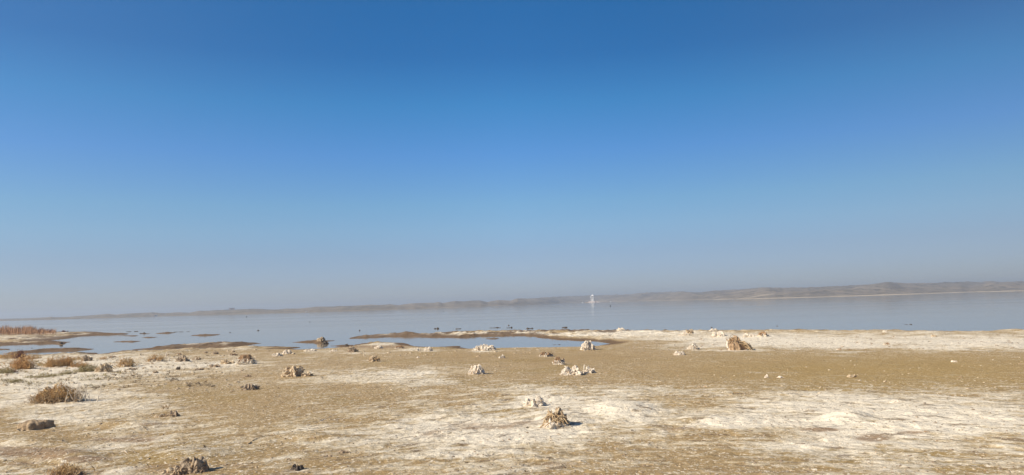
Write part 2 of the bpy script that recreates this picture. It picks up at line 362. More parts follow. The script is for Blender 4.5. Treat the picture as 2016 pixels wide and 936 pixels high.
# ------------------------------------------------------------------ ground sheet
def rows():
    r = [0.4, 1.5, 3, 4.5, 5.6]; x = 6.4
    while x < 150:
        r.append(x); x += max(0.02, min(0.00030 * x * x, 0.22 if x < 75 else 0.5))
    for q in (155, 165, 180, 210, 260, 350, 500, 750, 1100, 1600, 2300, 3000): r.append(q)
    return np.array(r)
fine = np.linspace(-41, 41, 1480)
az = np.radians(np.concatenate([np.arange(-177, -41, 4), fine, np.arange(45, 180, 4)]))
rr = rows()
A, RR = np.meshgrid(az, rr)
gx = RR * np.sin(A); gy = RR * np.cos(A)
gz, gsalt, gwet, gsd = terrain(gx, gy)
far = RR > 160; gz[far] = np.minimum(gz[far], -0.5); 
nr, nc = gx.shape
idx = np.arange(nr * nc).reshape(nr, nc)
q = np.stack([idx[:-1, :], np.roll(idx, -1, 1)[:-1, :], np.roll(idx, -1, 1)[1:, :], idx[1:, :]], -1).reshape(-1, 4)
nv = nr * nc
gv = np.stack([gx, gy, gz], -1).reshape(-1, 3)

m, nt, p = pbr('mud_and_salt_ground', 0.93, 0.12)
v = objvec(nt)
at = attr(nt, 'salt'); aw = attr(nt, 'wet'); ad = attr(nt, 'damp')
sp_ = N(nt, 'ShaderNodeSeparateXYZ'); nt.links.new(v, sp_.inputs[0]); cb_ = N(nt, 'ShaderNodeCombineXYZ')
nt.links.new(mth(nt, 'MULTIPLY', sp_.outputs['X'], .48), cb_.inputs[0]); nt.links.new(mth(nt, 'MULTIPLY', attr(nt, 'drift'), 1.35), cb_.inputs[1]); vs = cb_.outputs[0]
n1 = noise_node(nt, v, 1.6, 6, 0.66); n2 = noise_node(nt, v, 8.0, 6, 0.72); n3 = noise_node(nt, vs, 16.0, 5, 0.70); n4 = noise_node(nt, v, 0.35, 3, 0.5)
na_ = noise_node(nt, vs, 2.3, 5, 0.62)
f = mth(nt, 'ADD', at, mth(nt, 'MULTIPLY', mth(nt, 'SUBTRACT', n1, 0.5), 1.15))
f = mth(nt, 'ADD', f, mth(nt, 'MULTIPLY', mth(nt, 'SUBTRACT', n2, 0.5), 1.15))
f = mth(nt, 'ADD', f, mth(nt, 'MULTIPLY', mth(nt, 'SUBTRACT', na_, 0.5), 1.55))
f = mth(nt, 'ADD', f, mth(nt, 'MULTIPLY', mth(nt, 'SUBTRACT', n3, 0.5), 0.45))
n5 = noise_node(nt, v, 0.55, 6, 0.62)
f = mth(nt, 'ADD', f, mth(nt, 'MULTIPLY', mth(nt, 'SUBTRACT', n5, 0.5), 1.1))
fs = remap(nt, f, 0.31, 0.62)
flk = noise_node(nt, vs, 3.4, 4, 0.66)
fs = mth(nt, 'MAXIMUM', fs, mth(nt, 'MULTIPLY', remap(nt, flk, 0.585, 0.64), remap(nt, at, -0.30, 0.12, 0.25, 0.95)))
mud = mixc(nt, remap(nt, n1, 0.35, 0.65), MUD, (0.43, 0.312, 0.165))
mud = mixc(nt, remap(nt, n4, 0.50, 0.66), mud, (0.38, 0.27, 0.12))
mud = mixc(nt, mth(nt, 'MULTIPLY', remap(nt, na_, 0.54, 0.66), .4), mud, MUDD)
mud = mixc(nt, attr(nt, 'ochre'), mud, (0.415, 0.29, 0.12))
mud = mixc(nt, mth(nt, 'MULTIPLY', remap(nt, noise_node(nt, v, 2.6, 5, .6), 0.60, 0.74), .45), mud, MUDD)
saltc = mixc(nt, remap(nt, n4, 0.40, 0.62), SALT, (0.62, 0.53, 0.385))
saltc = mixc(nt, remap(nt, f, 0.50, 0.95), saltc, SALTW)
saltc = mixc(nt, mth(nt, 'MULTIPLY', remap(nt, n2, 0.42, 0.30), 0.6), saltc, (0.36, 0.29, 0.20))
c = mixc(nt, fs, mud, saltc)
dash = remap(nt, noise_node(nt, vs, 3.6, 4, 0.62), 0.57, 0.64)      # shade in crust furrows painted as grey-brown dashes, with old plant litter
c = mixc(nt, mth(nt, 'MULTIPLY', dash, mth(nt, 'MULTIPLY', remap(nt, at, 0.1, 0.5), .75)), c, (0.21, 0.15, 0.095))
c = mixc(nt, mth(nt, 'MULTIPLY', remap(nt, mth(nt, 'ADD', ad, mth(nt, 'MULTIPLY', mth(nt, 'SUBTRACT', na_, .5), 1.4)), 0.25, 0.6), .8), c, (0.30, 0.195, 0.115))
nf = noise_node(nt, v, 17.0, 4, 0.7)
c = mixc(nt, mth(nt, 'MULTIPLY', remap(nt, nf, 0.57, 0.62), remap(nt, at, -.25, .25, .16, .95)), c, SALTW)
c = mixc(nt, mth(nt, 'MULTIPLY', remap(nt, nf, 0.40, 0.34), remap(nt, at, -.25, .25, .15, .75)), c, (0.23, 0.165, 0.10))
c = mixc(nt, remap(nt, aw, 0.12, 0.7, 0, 0.9), c, (0.155, 0.10, 0.06))
nt.links.new(c, p.inputs['Base Color'])
h = mth(nt, 'ADD', mth(nt, 'MULTIPLY', n2, 1.0), mth(nt, 'MULTIPLY', n3, 0.45))
h = mth(nt, 'ADD', h, mth(nt, 'MULTIPLY', na_, 0.8))
bump(nt, p, h, 0.04)
DAMP = [(950, 840, 120, 10, .5), (860, 856, 60, 8, .4), (1060, 832, 60, 6, .3), (1100, 915, 120, 9, .4), (1612, 846, 45, 5, .7), (1722, 862, 42, 9, .8), (1800, 852, 60, 3, .6), (1330, 845, 55, 6, .5), (200, 865, 90, 8, .3), (290, 858, 50, 7, .35),
        (60, 890, 120, 14, .7), (330, 925, 70, 12, .6), (170, 905, 90, 8, .5), (260, 868, 60, 5, .5), (300, 835, 50, 3, .5), (40, 915, 60, 6, .5), (430, 916, 100, 5, .3), (560, 680, 60, 3, .3), (1290, 680, 90, 5, .2), (740, 683, 90, 4, .6)]
gpx, gpy = project(gx.ravel(), gy.ravel(), gz.ravel())
ground = mesh_obj('ground', gv, q, m, None, False, {'salt': gsalt.ravel(), 'wet': gwet.ravel(), 'drift': drift(gx, gy).ravel(), 'damp': ell(gpx, gpy, DAMP), 'ochre': np.clip(ell(gpx, gpy, [(1780, 735, 420, 44, 1.0)]), 0, 1)})
tag(ground, kind='structure')

# ------------------------------------------------------------------ lake water
m, nt, p = pbr('lake_water', 0.07, 0.5)
p.inputs['IOR'].default_value = 1.33; p.inputs['Base Color'].default_value = (0.24, 0.20, 0.145, 1)
v = objvec(nt)
mp = N(nt, 'ShaderNodeMapping'); mp.inputs['Scale'].default_value = (0.6, 1.0, 1.0); nt.links.new(v, mp.inputs[0])
bump(nt, p, noise_node(nt, mp.outputs[0], 3.0, 3), 0.003)
mp2 = N(nt, 'ShaderNodeMapping'); mp2.inputs['Scale'].default_value = (0.35, 1.0, 1.0); nt.links.new(v, mp2.inputs[0])     # wind lanes on the lake
nt.links.new(remap(nt, noise_node(nt, mp2.outputs[0], 0.035, 4, .6), .38, .62, .035, .075), p.inputs['Roughness'])
wr = np.concatenate([[20, 40, 80, 160, 320, 640, 1280, 3000]]); wa = np.radians(np.arange(0, 360, 6))
A2, R2 = np.meshgrid(wa, wr); wi = np.arange(A2.size).reshape(A2.shape)
wq = np.stack([wi[:-1], np.roll(wi, -1, 1)[:-1], np.roll(wi, -1, 1)[1:], wi[1:]], -1).reshape(-1, 4)
water = mesh_obj('lake_water', np.stack([R2 * np.sin(A2), R2 * np.cos(A2), 0 * A2], -1).reshape(-1, 3), wq, m)
tag(water, kind='structure')

# ------------------------------------------------------------------ far dunes round the lake
SHORE = [(-500, 646), (-200, 638), (0, 632.4), (150, 628.6), (300, 623.6), (500, 618.4), (700, 612.8), (860, 607), (1000, 602), (1100, 597.5), (1168, 595.2), (1260, 593.2), (1400, 590.4), (1500, 588.6), (1600, 586.2), (1740, 581.8),
         (1841, 578.3), (1909, 575.7), (1961, 574.8), (2016, 573.2), (2300, 565), (2600, 556)]
TOPS = [(-500, 640), (-200, 634), (0, 629.0), (49, 627.6), (89, 625.5), (100, 623.8), (108, 625.2), (134, 624.8), (149, 622.8), (171, 621.8), (198, 619.6), (213, 618), (229, 620), (241, 618.4), (268, 616.8), (300, 615.4), (326, 617), (350, 615.2),
        (373, 616), (393, 612.2), (411, 612.2), (423, 611), (449, 610), (474, 609.3), (504, 608.2), (528, 609.8), (548, 609.8), (564, 608), (588, 608), (625, 604), (657, 604), (667, 603), (700, 602.3), (730, 600.2), (746, 601), (768, 599.3), (784, 601.3),
        (798, 599), (819, 597), (855, 596.5), (863, 594.8), (872, 597), (896, 592.8), (912, 594), (928, 592.2), (946, 592.2), (960, 594.8), (981, 591), (1005, 592.3), (1019, 587.2), (1035, 588.3), (1056, 587.5), (1064, 586), (1104, 584), (1160, 582), (1200, 581),
        (1244, 579.6), (1264, 576.7), (1319, 575.2), (1345, 573.8), (1363, 575.7), (1379, 576), (1410, 572.2), (1464, 569.7), (1504, 565.8), (1537, 567), (1600, 565.9), (1682, 562), (1716, 560), (1749, 555), (1780, 558), (1837, 557.4), (1889, 555), (1936, 555.5),
        (1949, 553.2), (1963, 555.5), (2016, 554.3), (2300, 545), (2600, 536)]
def az_el(px, py):
    d = ray(px, py); return math.atan2(d.x, d.y), d.z / math.hypot(d.x, d.y)
sh = np.array([az_el(*a) for a in SHORE]); tp = np.array([az_el(*a) for a in TOPS])
haz = np.radians(np.linspace(-62, 62, 1500))
sel = np.interp(haz, sh[:, 0], sh[:, 1]); r0 = np.clip(CAMH / np.maximum(-sel, 1e-5), 380, 1350)
r0 = r0 + 18 * fbm(haz * 60, haz * 0, 3, 81)
tel = np.interp(haz, tp[:, 0], tp[:, 1])
span = np.interp(haz, np.radians([-62, -30, 0, 6, 12, 30, 62]), [330, 300, 300, 420, 520, 560, 560])
tt = np.concatenate([[0, .012], np.linspace(.03, 1.0, 70), np.linspace(1.04, 1.6, 14)])
T, HA = np.meshgrid(tt, haz, indexing='ij')
HR = r0[None] + T * span[None]
HX = HR * np.sin(HA); HY = HR * np.cos(HA)
dn = fbm(HX / 75, HY / 48, 4, 91); dn2 = fbm(HX / 24, HY / 14, 3, 95)
env = np.where(T < 1, sstep(0.0, 0.30, T) * .35 + .65 * sstep(0.1, 1.0, T), sstep(1.7, 0.95, T))
top_z = CAMH + tel[None] * (r0 + span)[None]
zz = np.maximum(top_z, 0.9) * env * (0.80 + 0.60 * dn + 0.22 * dn2)
zz = np.maximum(zz, 0.06 + 0.5 * T)
elv = (zz - CAMH) / HR; mxel = elv.max(0)
# bring each bearing's crest to the height the photo shows
k = (CAMH + tel * HR[elv.argmax(0), np.arange(len(haz))]) / np.maximum(zz[elv.argmax(0), np.arange(len(haz))], .3)
ker = np.hanning(13); ker /= ker.sum(); ks = np.convolve(np.pad(np.clip(k, .3, 3), 6, 'edge'), ker, 'valid')
zz = zz * ks[None] * sstep(-.02, .05, T) + 0.05 * T
zz[0] = -0.4; zz[1] = np.maximum(zz[1] * .3, 0.03)
# distant plain behind
hr_far = np.array([1.9, 2.6]); 
HX = np.vstack([HX, (2300) * np.sin(haz)[None], 2950 * np.sin(haz)[None]]); HY = np.vstack([HY, 2300 * np.cos(haz)[None], 2950 * np.cos(haz)[None]])
zz = np.vstack([zz, np.full((1, len(haz)), .8), np.full((1, len(haz)), 1.2)])
hn = zz.shape; hidx = np.arange(zz.size).reshape(hn)
hq = np.stack([hidx[:-1, :-1], hidx[:-1, 1:], hidx[1:, 1:], hidx[1:, :-1]], -1).reshape(-1, 4)
m, nt, p = pbr('dune_sand', 0.95, 0.1)
v = objvec(nt)
na = noise_node(nt, v, 0.02, 6, .6); nb = noise_node(nt, v, 0.12, 5, .65)
mp = N(nt, 'ShaderNodeMapping'); mp.inputs['Scale'].default_value = (0.25, 1.0, 1.0); nt.links.new(v, mp.inputs[0])
ns = noise_node(nt, mp.outputs[0], 0.045, 5, .6)
c = mixc(nt, remap(nt, na, .4, .6), (0.21, 0.18, 0.145), (0.31, 0.26, 0.205))
c = mixc(nt, mth(nt, 'MULTIPLY', remap(nt, nb, .50, .62), .75), c, (0.075, 0.07, 0.05))
ash = attr(nt, 'bank')
c = mixc(nt, mth(nt, 'MAXIMUM', mth(nt, 'MULTIPLY', remap(nt, ns, .56, .66), mth(nt, 'MINIMUM', ash, .9)), remap(nt, mth(nt, 'ADD', ash, mth(nt, 'MULTIPLY', ns, 1.2)), 1.75, 2.9)), c, (0.66, 0.56, 0.42))
nt.links.new(c, p.inputs['Base Color']); bump(nt, p, nb, 2.0)
bank = np.vstack([np.exp(-T * 4.5) + 1.6 * np.exp(-((T - .04) / .03) ** 2), np.zeros((2, len(haz)))]) * np.interp(haz, np.radians([-62, -12, 0, 20, 30, 62]), [.35, .4, .6, .95, 1.0, 1.0])[None]
hills = mesh_obj('hills', np.stack([HX, HY, zz], -1).reshape(-1, 3), hq, m, None, True, {'bank': bank.ravel()})
tag(hills, kind='structure')
def hill_point(px, t):
    a = az_el(px, 600)[0]; j = int(np.argmin(abs(haz - a))); i = int(np.argmin(abs(tt - t)))
    return HX[i, j], HY[i, j], zz[i, j]

# ------------------------------------------------------------------ haze
HZ = 20.0
hb = MB(); hb.box(-3100, 3100, -3100, 3100, -3.0, HZ)
hm = bpy.data.materials.new('haze_air'); hm.use_nodes = True; nt = hm.node_tree
nt.nodes.remove(nt.nodes['Principled BSDF'])
pv = N(nt, 'ShaderNodeVolumePrincipled'); pv.inputs['Color'].default_value = (0.74, 0.85, 1.0, 1); pv.inputs['Density'].default_value = 0.00068
pv.inputs['Anisotropy'].default_value = 0.2
nt.links.new(pv.outputs[0], nt.nodes['Material Output'].inputs['Volume'])
haze = hb.build('haze', hm); tag(haze, kind='stuff')

# ------------------------------------------------------------------ builders for what stands on the flat
def core_mesh(w, d, h, seed, flute=0.14, jag=0.12, n=72, mm=22, lean=0.0, flat=1.0):
    th = np.linspace(0, 2 * math.pi, n, endpoint=False); t = np.linspace(-0.18, 1, mm)
    TH, TT = np.meshgrid(th, t); c_, s_ = np.cos(TH), np.sin(TH)
    ang = np.clip(TT, 0, 1) * math.pi / 2
    rad = np.where(TT < 0, 1.0 - TT * .5, np.power(np.cos(ang), 0.8)); z = np.where(TT < 0, TT * 0.25, np.power(np.sin(ang), flat))
    lob = 1 + 0.38 * perlin(c_ * 1.1 + seed, s_ * 1.1, 5) + 0.22 * perlin(c_ * 2.6 + seed, s_ * 2.6, 6)
    X0 = rad * lob * c_; Y0 = rad * lob * s_
    # pitted, broken surface: noise sampled on the solid itself
    k = 2.2
    pit = fbm(X0 * k + seed, z * k * 1.3 + 3, 3, 9, .6) + fbm(Y0 * k - seed, z * k * 1.3 + 7, 3, 10, .6)
    rid = 1 - 2.6 * np.abs(fbm(X0 * 2.8 + z * 1.1 + seed * .37, Y0 * 2.8 - z * .9, 2, 14))
    q = 1 + (jag * 1.5) * pit + flute * .9 * rid * np.clip(TT + .2, 0, 1)
    X = X0 * q * w / 2 + lean * np.clip(z, 0, 1) * w; Y = Y0 * q * d / 2
    tn = min(1.0, jag / .22)
    top = 1 + tn * 0.9 * perlin(X0 * 1.5 + seed * .7, Y0 * 1.5, 12) + tn * 0.5 * fbm(X0 * 3.2 + seed, Y0 * 3.2, 3, 13) + jag * pit
    Z = z * h * np.where(TT > 0, np.clip(top, .25, 1.55), 1)
    V = np.stack([X, Y, Z], -1).reshape(-1, 3)
    I = np.arange(mm * n).reshape(mm, n); J = np.roll(I, -1, 1)
    F = np.stack([I[:-1], J[:-1], J[1:], I[1:]], -1).reshape(-1, 4)
    F = [tuple(map(int, f)) for f in F] + [tuple(map(int, I[-1]))]
    return V, F
def drape(mb, w, d, h, n, rad, seed, lean=0.0):
    """salt-thickened stems that arch over and through the mound in all directions"""
    r_ = np.random.default_rng(seed)
    for i in range(n):
        kind = r_.uniform(); k = 6; pts = []
        a = r_.uniform(0, 2 * math.pi); s0 = r_.uniform(0.0, 0.85) if kind < .6 else r_.uniform(.3, .9)
        p = np.array([w / 2 * s0 * math.cos(a), d / 2 * s0 * math.sin(a), h * math.sqrt(max(0, 1 - s0 ** 2)) * r_.uniform(.55, 1.0)])
        dv = np.array([math.cos(a + r_.normal(0, 1.0)), math.sin(a + r_.normal(0, 1.0)), r_.uniform(-.1, .8) if kind < .75 else r_.uniform(.6, 1.6)])
        dv /= np.linalg.norm(dv); L = r_.uniform(.35, 1.0) * max(h, w * .3)
        for j in range(k):
            pts.append(p.copy()); dv = dv + r_.normal(0, .28, 3) + np.array([0, 0, -.42 if kind < .85 else -.15]); dv /= np.linalg.norm(dv)
            p = p + dv * L / (k - 1); p[2] = max(p[2], -.015)
        rr_ = rad * r_.uniform(.35, 1.1)
        mb.tube(pts, [rr_ * r_.uniform(.6, 1.3) * (1 - .5 * j / k) for j in range(k)], 5)
def twigs(mb, w, h, n, rad, seed, spread=.6, z0=0.0, curl=.25, x0=0.0, branch=2, base=.35):
    r_ = np.random.default_rng(seed)
    for i in range(n):
        a = r_.uniform(0, 2 * math.pi); s = r_.uniform(.05, spread) ; L = h * r_.uniform(.5, 1.05)
        bx, by = x0 + r_.normal(0, w * base * .5), r_.normal(0, w * base * .4)
        dirv = np.array([math.cos(a) * s, math.sin(a) * s, 1.0]); dirv /= np.linalg.norm(dirv)
        p = np.array([bx, by, z0 - .01]); pts = [p.copy()]
        for j in range(4):
            dirv = dirv + r_.normal(0, curl, 3) * [1, 1, .5]; dirv /= np.linalg.norm(dirv)
            p = p + dirv * L / 4; pts.append(p.copy())
        mb.tube(pts, np.linspace(rad, rad * .35, 5), 4)
        for b in range(branch):
            j = r_.integers(1, 4); q0 = pts[j]; dv = dirv + r_.normal(0, .6, 3); dv /= np.linalg.norm(dv)
            q1 = q0 + dv * L * .22; dv = dv + r_.normal(0, .3, 3); q2 = q1 + dv * L * .16
            mb.tube([q0, q1, q2], [rad * .6, rad * .45, rad * .25], 3)
def scale_at(x, y): return math.sqrt(x * x + y * y) / FPX * math.cos(math.atan2(x, y))
def place(px, py):
    x, y, z = on_ground(px, py); return x, y, z, y / FPX / math.cos(PITCH) if y > 0 else .01

_seed = [100]
def mound(px, py, wp, hp, kind, label, group=None, name='salt_mound', cat='salt mound', stalks=None, tw=0, lean=0.0, depth=.8, rise=None):
    _seed[0] += 1; sd_ = _seed[0]
    x, y, z, s = place(px, py - 0.0)
    w, h = wp * s, hp * s * .92; d = w * depth
    y += d * .35; x += 0.35 * d * x / max(y, 1)
    z = float(terrain(np.array([x]), np.array([y]), False)[0][0])
    o = empty(name, (x, y, z - .01), 0); tag(o, label, cat, group)
    K = {'white': ('crust_white', 'stalk_white', 'stalk_tan', 44, .35), 'tan': ('crust_tan', 'stalk_tan', 'stalk_brown', 40, .35), 'foot': ('crust_foot', 'stalk_white', 'stalk_brown', 34, .35),
         'grey': ('crust_grey', 'stalk_tan', 'stalk_grey', 16, .35), 'dark': ('crust_dark', 'stalk_grey', 'stalk_grey', 8, .1), 'smooth': ('crust_white', 'stalk_white', 'stalk_tan', 0, .04)}[kind]
    V, F = core_mesh(w * .92, d * .9, h * .84, sd_, K[4], .22, lean=lean, flat=.85)
    mesh_obj('crust', V, F, MAT[K[0]], o, False)
    ns_ = K[3] if stalks is None else stalks
    ns_ = int(ns_ * min(1, .4 + wp / 40))
    if ns_:
        mb = MB(); drape(mb, w * .95, d * .95, h * .9, ns_, min(w, h * 2) * .036, sd_, lean); mb.build('draped_stems', MAT[K[1]], o)
    if tw:
        mb = MB(); twigs(mb, w, h * .75, tw, .012 * h + .003, sd_ + 7, .5, h * .5, branch=1); mb.build('twigs', MAT[K[2]], o)
    return o
def bush(px, py, wp, hp, mat, label, n=70, group=None, name='dry_bush', cat='bush', twmat=None, foot=None, rad=None, leaf=True, depth=.8):
    _seed[0] += 1; sd_ = _seed[0]; r_ = np.random.default_rng(sd_)
    x, y, z, s = place(px, py)
    w, h = wp * s, hp * s; y += w * .25
    z = float(terrain(np.array([x]), np.array([y]), False)[0][0])
    o = empty(name, (x, y, z - .01)); tag(o, label, cat, group)
    rad = rad or max(.004, h * .012)
    mb = MB(); twigs(mb, w * 1.1, h * 1.05, n, rad * 1.2, sd_, 1.0, 0, .5, branch=4, base=.66); mb.build('branches', MAT[twmat or mat], o)
    if leaf:
        mb = MB(); k = n * 15
        nc_ = int(5 + wp / 4); cl = [(r_.uniform(-.46, .46) * w, r_.uniform(-.4, .4) * w * depth, r_.uniform(.45, 1.05) * h, r_.uniform(.07, .17) * w) for _ in range(nc_)]
        cl = [(a_, b_, c_ * (1 - .5 * abs(a_ / w * 2) ** 2), d_) for a_, b_, c_, d_ in cl]
        for i in range(k):
            a_, b_, c_, d_ = cl[r_.integers(0, nc_)]; tz = r_.uniform(0, 1) ** .7
            X = a_ + r_.normal(0, d_ * (.45 + .6 * tz)); Y = b_ + r_.normal(0, d_ * (.45 + .6 * tz)); Z = tz * c_ * r_.uniform(.75, 1.1)
            dv = r_.normal(0, 1, 3); dv[2] = abs(dv[2]) * .8 + .2; dv /= np.linalg.norm(dv)
            sv_ = np.cross(dv, r_.normal(0, 1, 3)); sv_ /= np.linalg.norm(sv_)
            L = h * r_.uniform(.08, .20)
            mb.blade((X, Y, Z), np.array((X, Y, Z)) + dv * L, max(.0055, h * .022), sv_)
        mb.build('foliage', MAT[mat], o)
    if foot:
        V, F = core_mesh(w * .9, w * .7, h * .38, sd_, .14, .3, lean=0)
        mesh_obj('salt_foot', V, F, MAT[foot], o)
    return o
def stalk(px, py, hp, label, mat='stalk_white', lean=.05):
    _seed[0] += 1; r_ = np.random.default_rng(_seed[0]); x, y, z, s = place(px, py); h = hp * s
    mb = MB(); mb.tube([(0, 0, -.03), (.1 * lean, 0, h * .3), (lean * h, .02, h * .7), (lean * h * 1.6, 0, h)], [h * .10 + .008, h * .08 + .007, h * .07 + .006, .006], 6)
    mb.tube([(lean * h * .8, 0.01, h * .6), (lean * h * .8 + h * .14, .01, h * .74), (lean * h * .8 + h * .2, 0, h * .9)], [h * .05 + .005, h * .04 + .004, .004], 5)
    o = mb.build('crusted_stalk', MAT[mat]); o.location = (x, y, z); tag(o, label, 'stalk', 'salt crusted stalks standing on the flat'); return o
def stick(pts, rad, label, mat='stalk_white'):
    P = []
    for px, py in pts:
        x, y, z = on_ground(px, py); P.append((x, y, z + rad * .7))
    c0 = np.array(P[0]); mb = MB()
    Q = [np.array(p) - c0 for p in P]; D = []
    for a, b in zip(Q[:-1], Q[1:]):
        for k in range(4): D.append(a + (b - a) * k / 4 + rng.normal(0, rad * .35, 3) * [1, 1, .3])
    D.append(Q[-1])
    mb.tube(D, np.linspace(rad, rad * .45, len(D)) * rng.uniform(.8, 1.2, len(D)), 6)
    k = len(D) // 2; dv = D[-1] - D[0]; dv /= np.linalg.norm(dv)
    mb.tube([D[k], D[k] + dv * rad * 5 + np.array([0, 0, rad * 1.5]), D[k] + dv * rad * 9 + np.array([rad * 2, 0, rad * 3])], [rad * .6, rad * .45, rad * .2], 5)
    o = mb.build('driftwood_stick', MAT[mat]); o.location = tuple(c0); tag(o, label, 'stick', 'sticks lying on the mud'); return o

# ---- big dry shrub, lower left
def big_shrub():
    px, py = 101, 796; x, y, z, s = place(px, py); w, h = 80 * s, 38 * s; y += .25
    z = float(terrain(np.array([x]), np.array([y]), False)[0][0]); r_ = np.random.default_rng(5)
    o = empty('dry_shrub', (x, y, z - .01)); tag(o, 'large tan dry shrub with a crusted foot, the biggest bush, casting a long shadow', 'bush')
    for i, (cx, cw, ch) in enumerate(((-.22, .55, .80), (.12, .62, 1.0))):
        V, F = core_mesh(w * cw * .80, w * .42, h * ch * .45, 40 + i, .12, .4); V = V + [cx * w, 0, 0]
        mesh_obj('salt_foot', V, F, MAT['crust_tan' if i else 'crust_foot'], o)
        mb = MB(); twigs(mb, w * cw * 1.05, h * ch * 1.02, 120, .008, 60 + i, .95, 0.0, .55, cx * w, 3, .7); mb.build('branches', MAT['stalk_tan'], o)
        mb = MB()
        for k in range(2300):
            a = r_.uniform(0, 6.283); q_ = math.sqrt(r_.uniform()); X = cw * w * .52 * q_ * math.cos(a); Y = w * .26 * q_ * math.sin(a)
            zt = h * ch * (1 - .45 * q_ ** 2.4) * (.80 + .4 * float(perlin(X * 7 + i * 3, Y * 7, 3)))
            Z = zt * r_.uniform(.25, 1) ** .5
            dv = r_.normal(0, 1, 3); dv[2] = abs(dv[2]); dv /= np.linalg.norm(dv); sv_ = np.cross(dv, r_.normal(0, 1, 3)); sv_ /= np.linalg.norm(sv_)
            mb.blade((X + cx * w, Y, Z), np.array((X + cx * w, Y, Z)) + dv * r_.uniform(.025, .07), .011, sv_)
        mb.build('foliage', MAT['twig_straw'], o)
    mb = MB(); twigs(mb, w * .36, h * 1.05, 34, .013, 77, .55, 0.0, .12, w * .40, 2, .9); mb.build('upright_stems', MAT['stalk_white'], o)
    mb = MB(); drape(mb, w * .5, w * .35, h * .42, 26, .014, 78); 
    mb.v = [(a - .27 * w, b - .05, c) for a, b, c in mb.v]; mb.build('draped_stems', MAT['stalk_white'], o)
big_shrub()

# ---- brown rock
def rock():
    x, y, z, s = place(62, 848); w, h = 55 * s, 22 * s; y += .12
    o = empty('rock', (x, y, z - .02), .15); tag(o, 'rounded brown rock with a shaded right end, below the big tan shrub', 'rock')
    V, F = core_mesh(w, w * .62, h * 1.0, 9, .02, .07, 72, 22, -.03, .62)
    V[:, 2] = np.where(V[:, 2] > .75 * h, .75 * h + (V[:, 2] - .75 * h) * .5, V[:, 2])
    mesh_obj('stone', V, F, MAT['rock'], o, True)
    V, F = core_mesh(w * .45, w * .5, h * .32, 19, .1, .3); V = V + [-w * .33, -w * .12, 0]; mesh_obj('salt_foot', V, F, MAT['crust_tan'], o)
rock()

# ---- tall brown stump on the white strip, right
def stump_right():
    x, y, z, s = place(1458, 691); w, h = 46 * s, 29 * s; y += .3
    z = float(terrain(np.array([x]), np.array([y]), False)[0][0])
    o = empty('shrub_stump', (x, y, z - .02)); tag(o, 'tall humped brown stump with a low arm to the right, on the white strip', 'stump')
    V, F = core_mesh(w * .54, w * .5, h * .95, 33, .05, .06, flat=1.15); V = V + [-w * .15, 0, 0]; mesh_obj('trunk', V, F, MAT['trunk_brown'], o)
    V, F = core_mesh(w * .84, w * .36, h * .50, 29, .05, .09, flat=1.0); V = V + [w * .08, 0, h * .08]; mesh_obj('lower_trunk', V, F, MAT['trunk_brown'], o)
    mb = MB(); drape(mb, w * .5, w * .5, h * .9, 14, .018, 22); mb.v = [(a - w * .15, b, c) for a, b, c in mb.v]; mb.build('draped_stems', MAT['stalk_tan'], o)
    mb = MB(); r_ = np.random.default_rng(4)
    for i in range(14):      # the arm: stems arching to the right, then down to stub feet
        o0 = r_.uniform(-.08, .12) * w; e = r_.uniform(.25, .55) * w; zz0 = h * r_.uniform(.35, .62); zz1 = h * r_.uniform(.12, .42); yy = r_.normal(0, .07)
        mb.tube([(o0, yy, zz0), (o0 + (e - o0) * .35, yy * 1.5, zz0 * 1.02), (o0 + (e - o0) * .7, yy * 2, (zz0 + zz1) / 2 + .03), (e, yy * 2, zz1), (e + .03, yy * 2, zz1 * (.1 if i % 3 == 0 else .8))], [.035, .04, .035, .028, .018], 5)
    mb.build('arm', MAT['stalk_tan'], o)
    for cx in (-.40, -.12, .05, .32):
        mb = MB(); mb.tube([(cx * w, -.06, -.03), (cx * w + .02, -.05, h * .12), (cx * w * .95, 0, h * .26)], [.07, .05, .04], 6); mb.build('salted_foot', MAT['stalk_white'], o)
    mb = MB(); mb.tube([(-.43 * w, -.02, h * .25), (-.47 * w, -.02, h * .45), (-.44 * w, 0, h * .68)], [.05, .045, .03], 6); mb.build('white_prong', MAT['stalk_white'], o)
    mb = MB(); twigs(mb, w * .3, h * .38, 30, .012, 23, .8, h * .72, .3, -w * .15, 2, .8); mb.build('twigs', MAT['stalk_brown'], o)
stump_right()

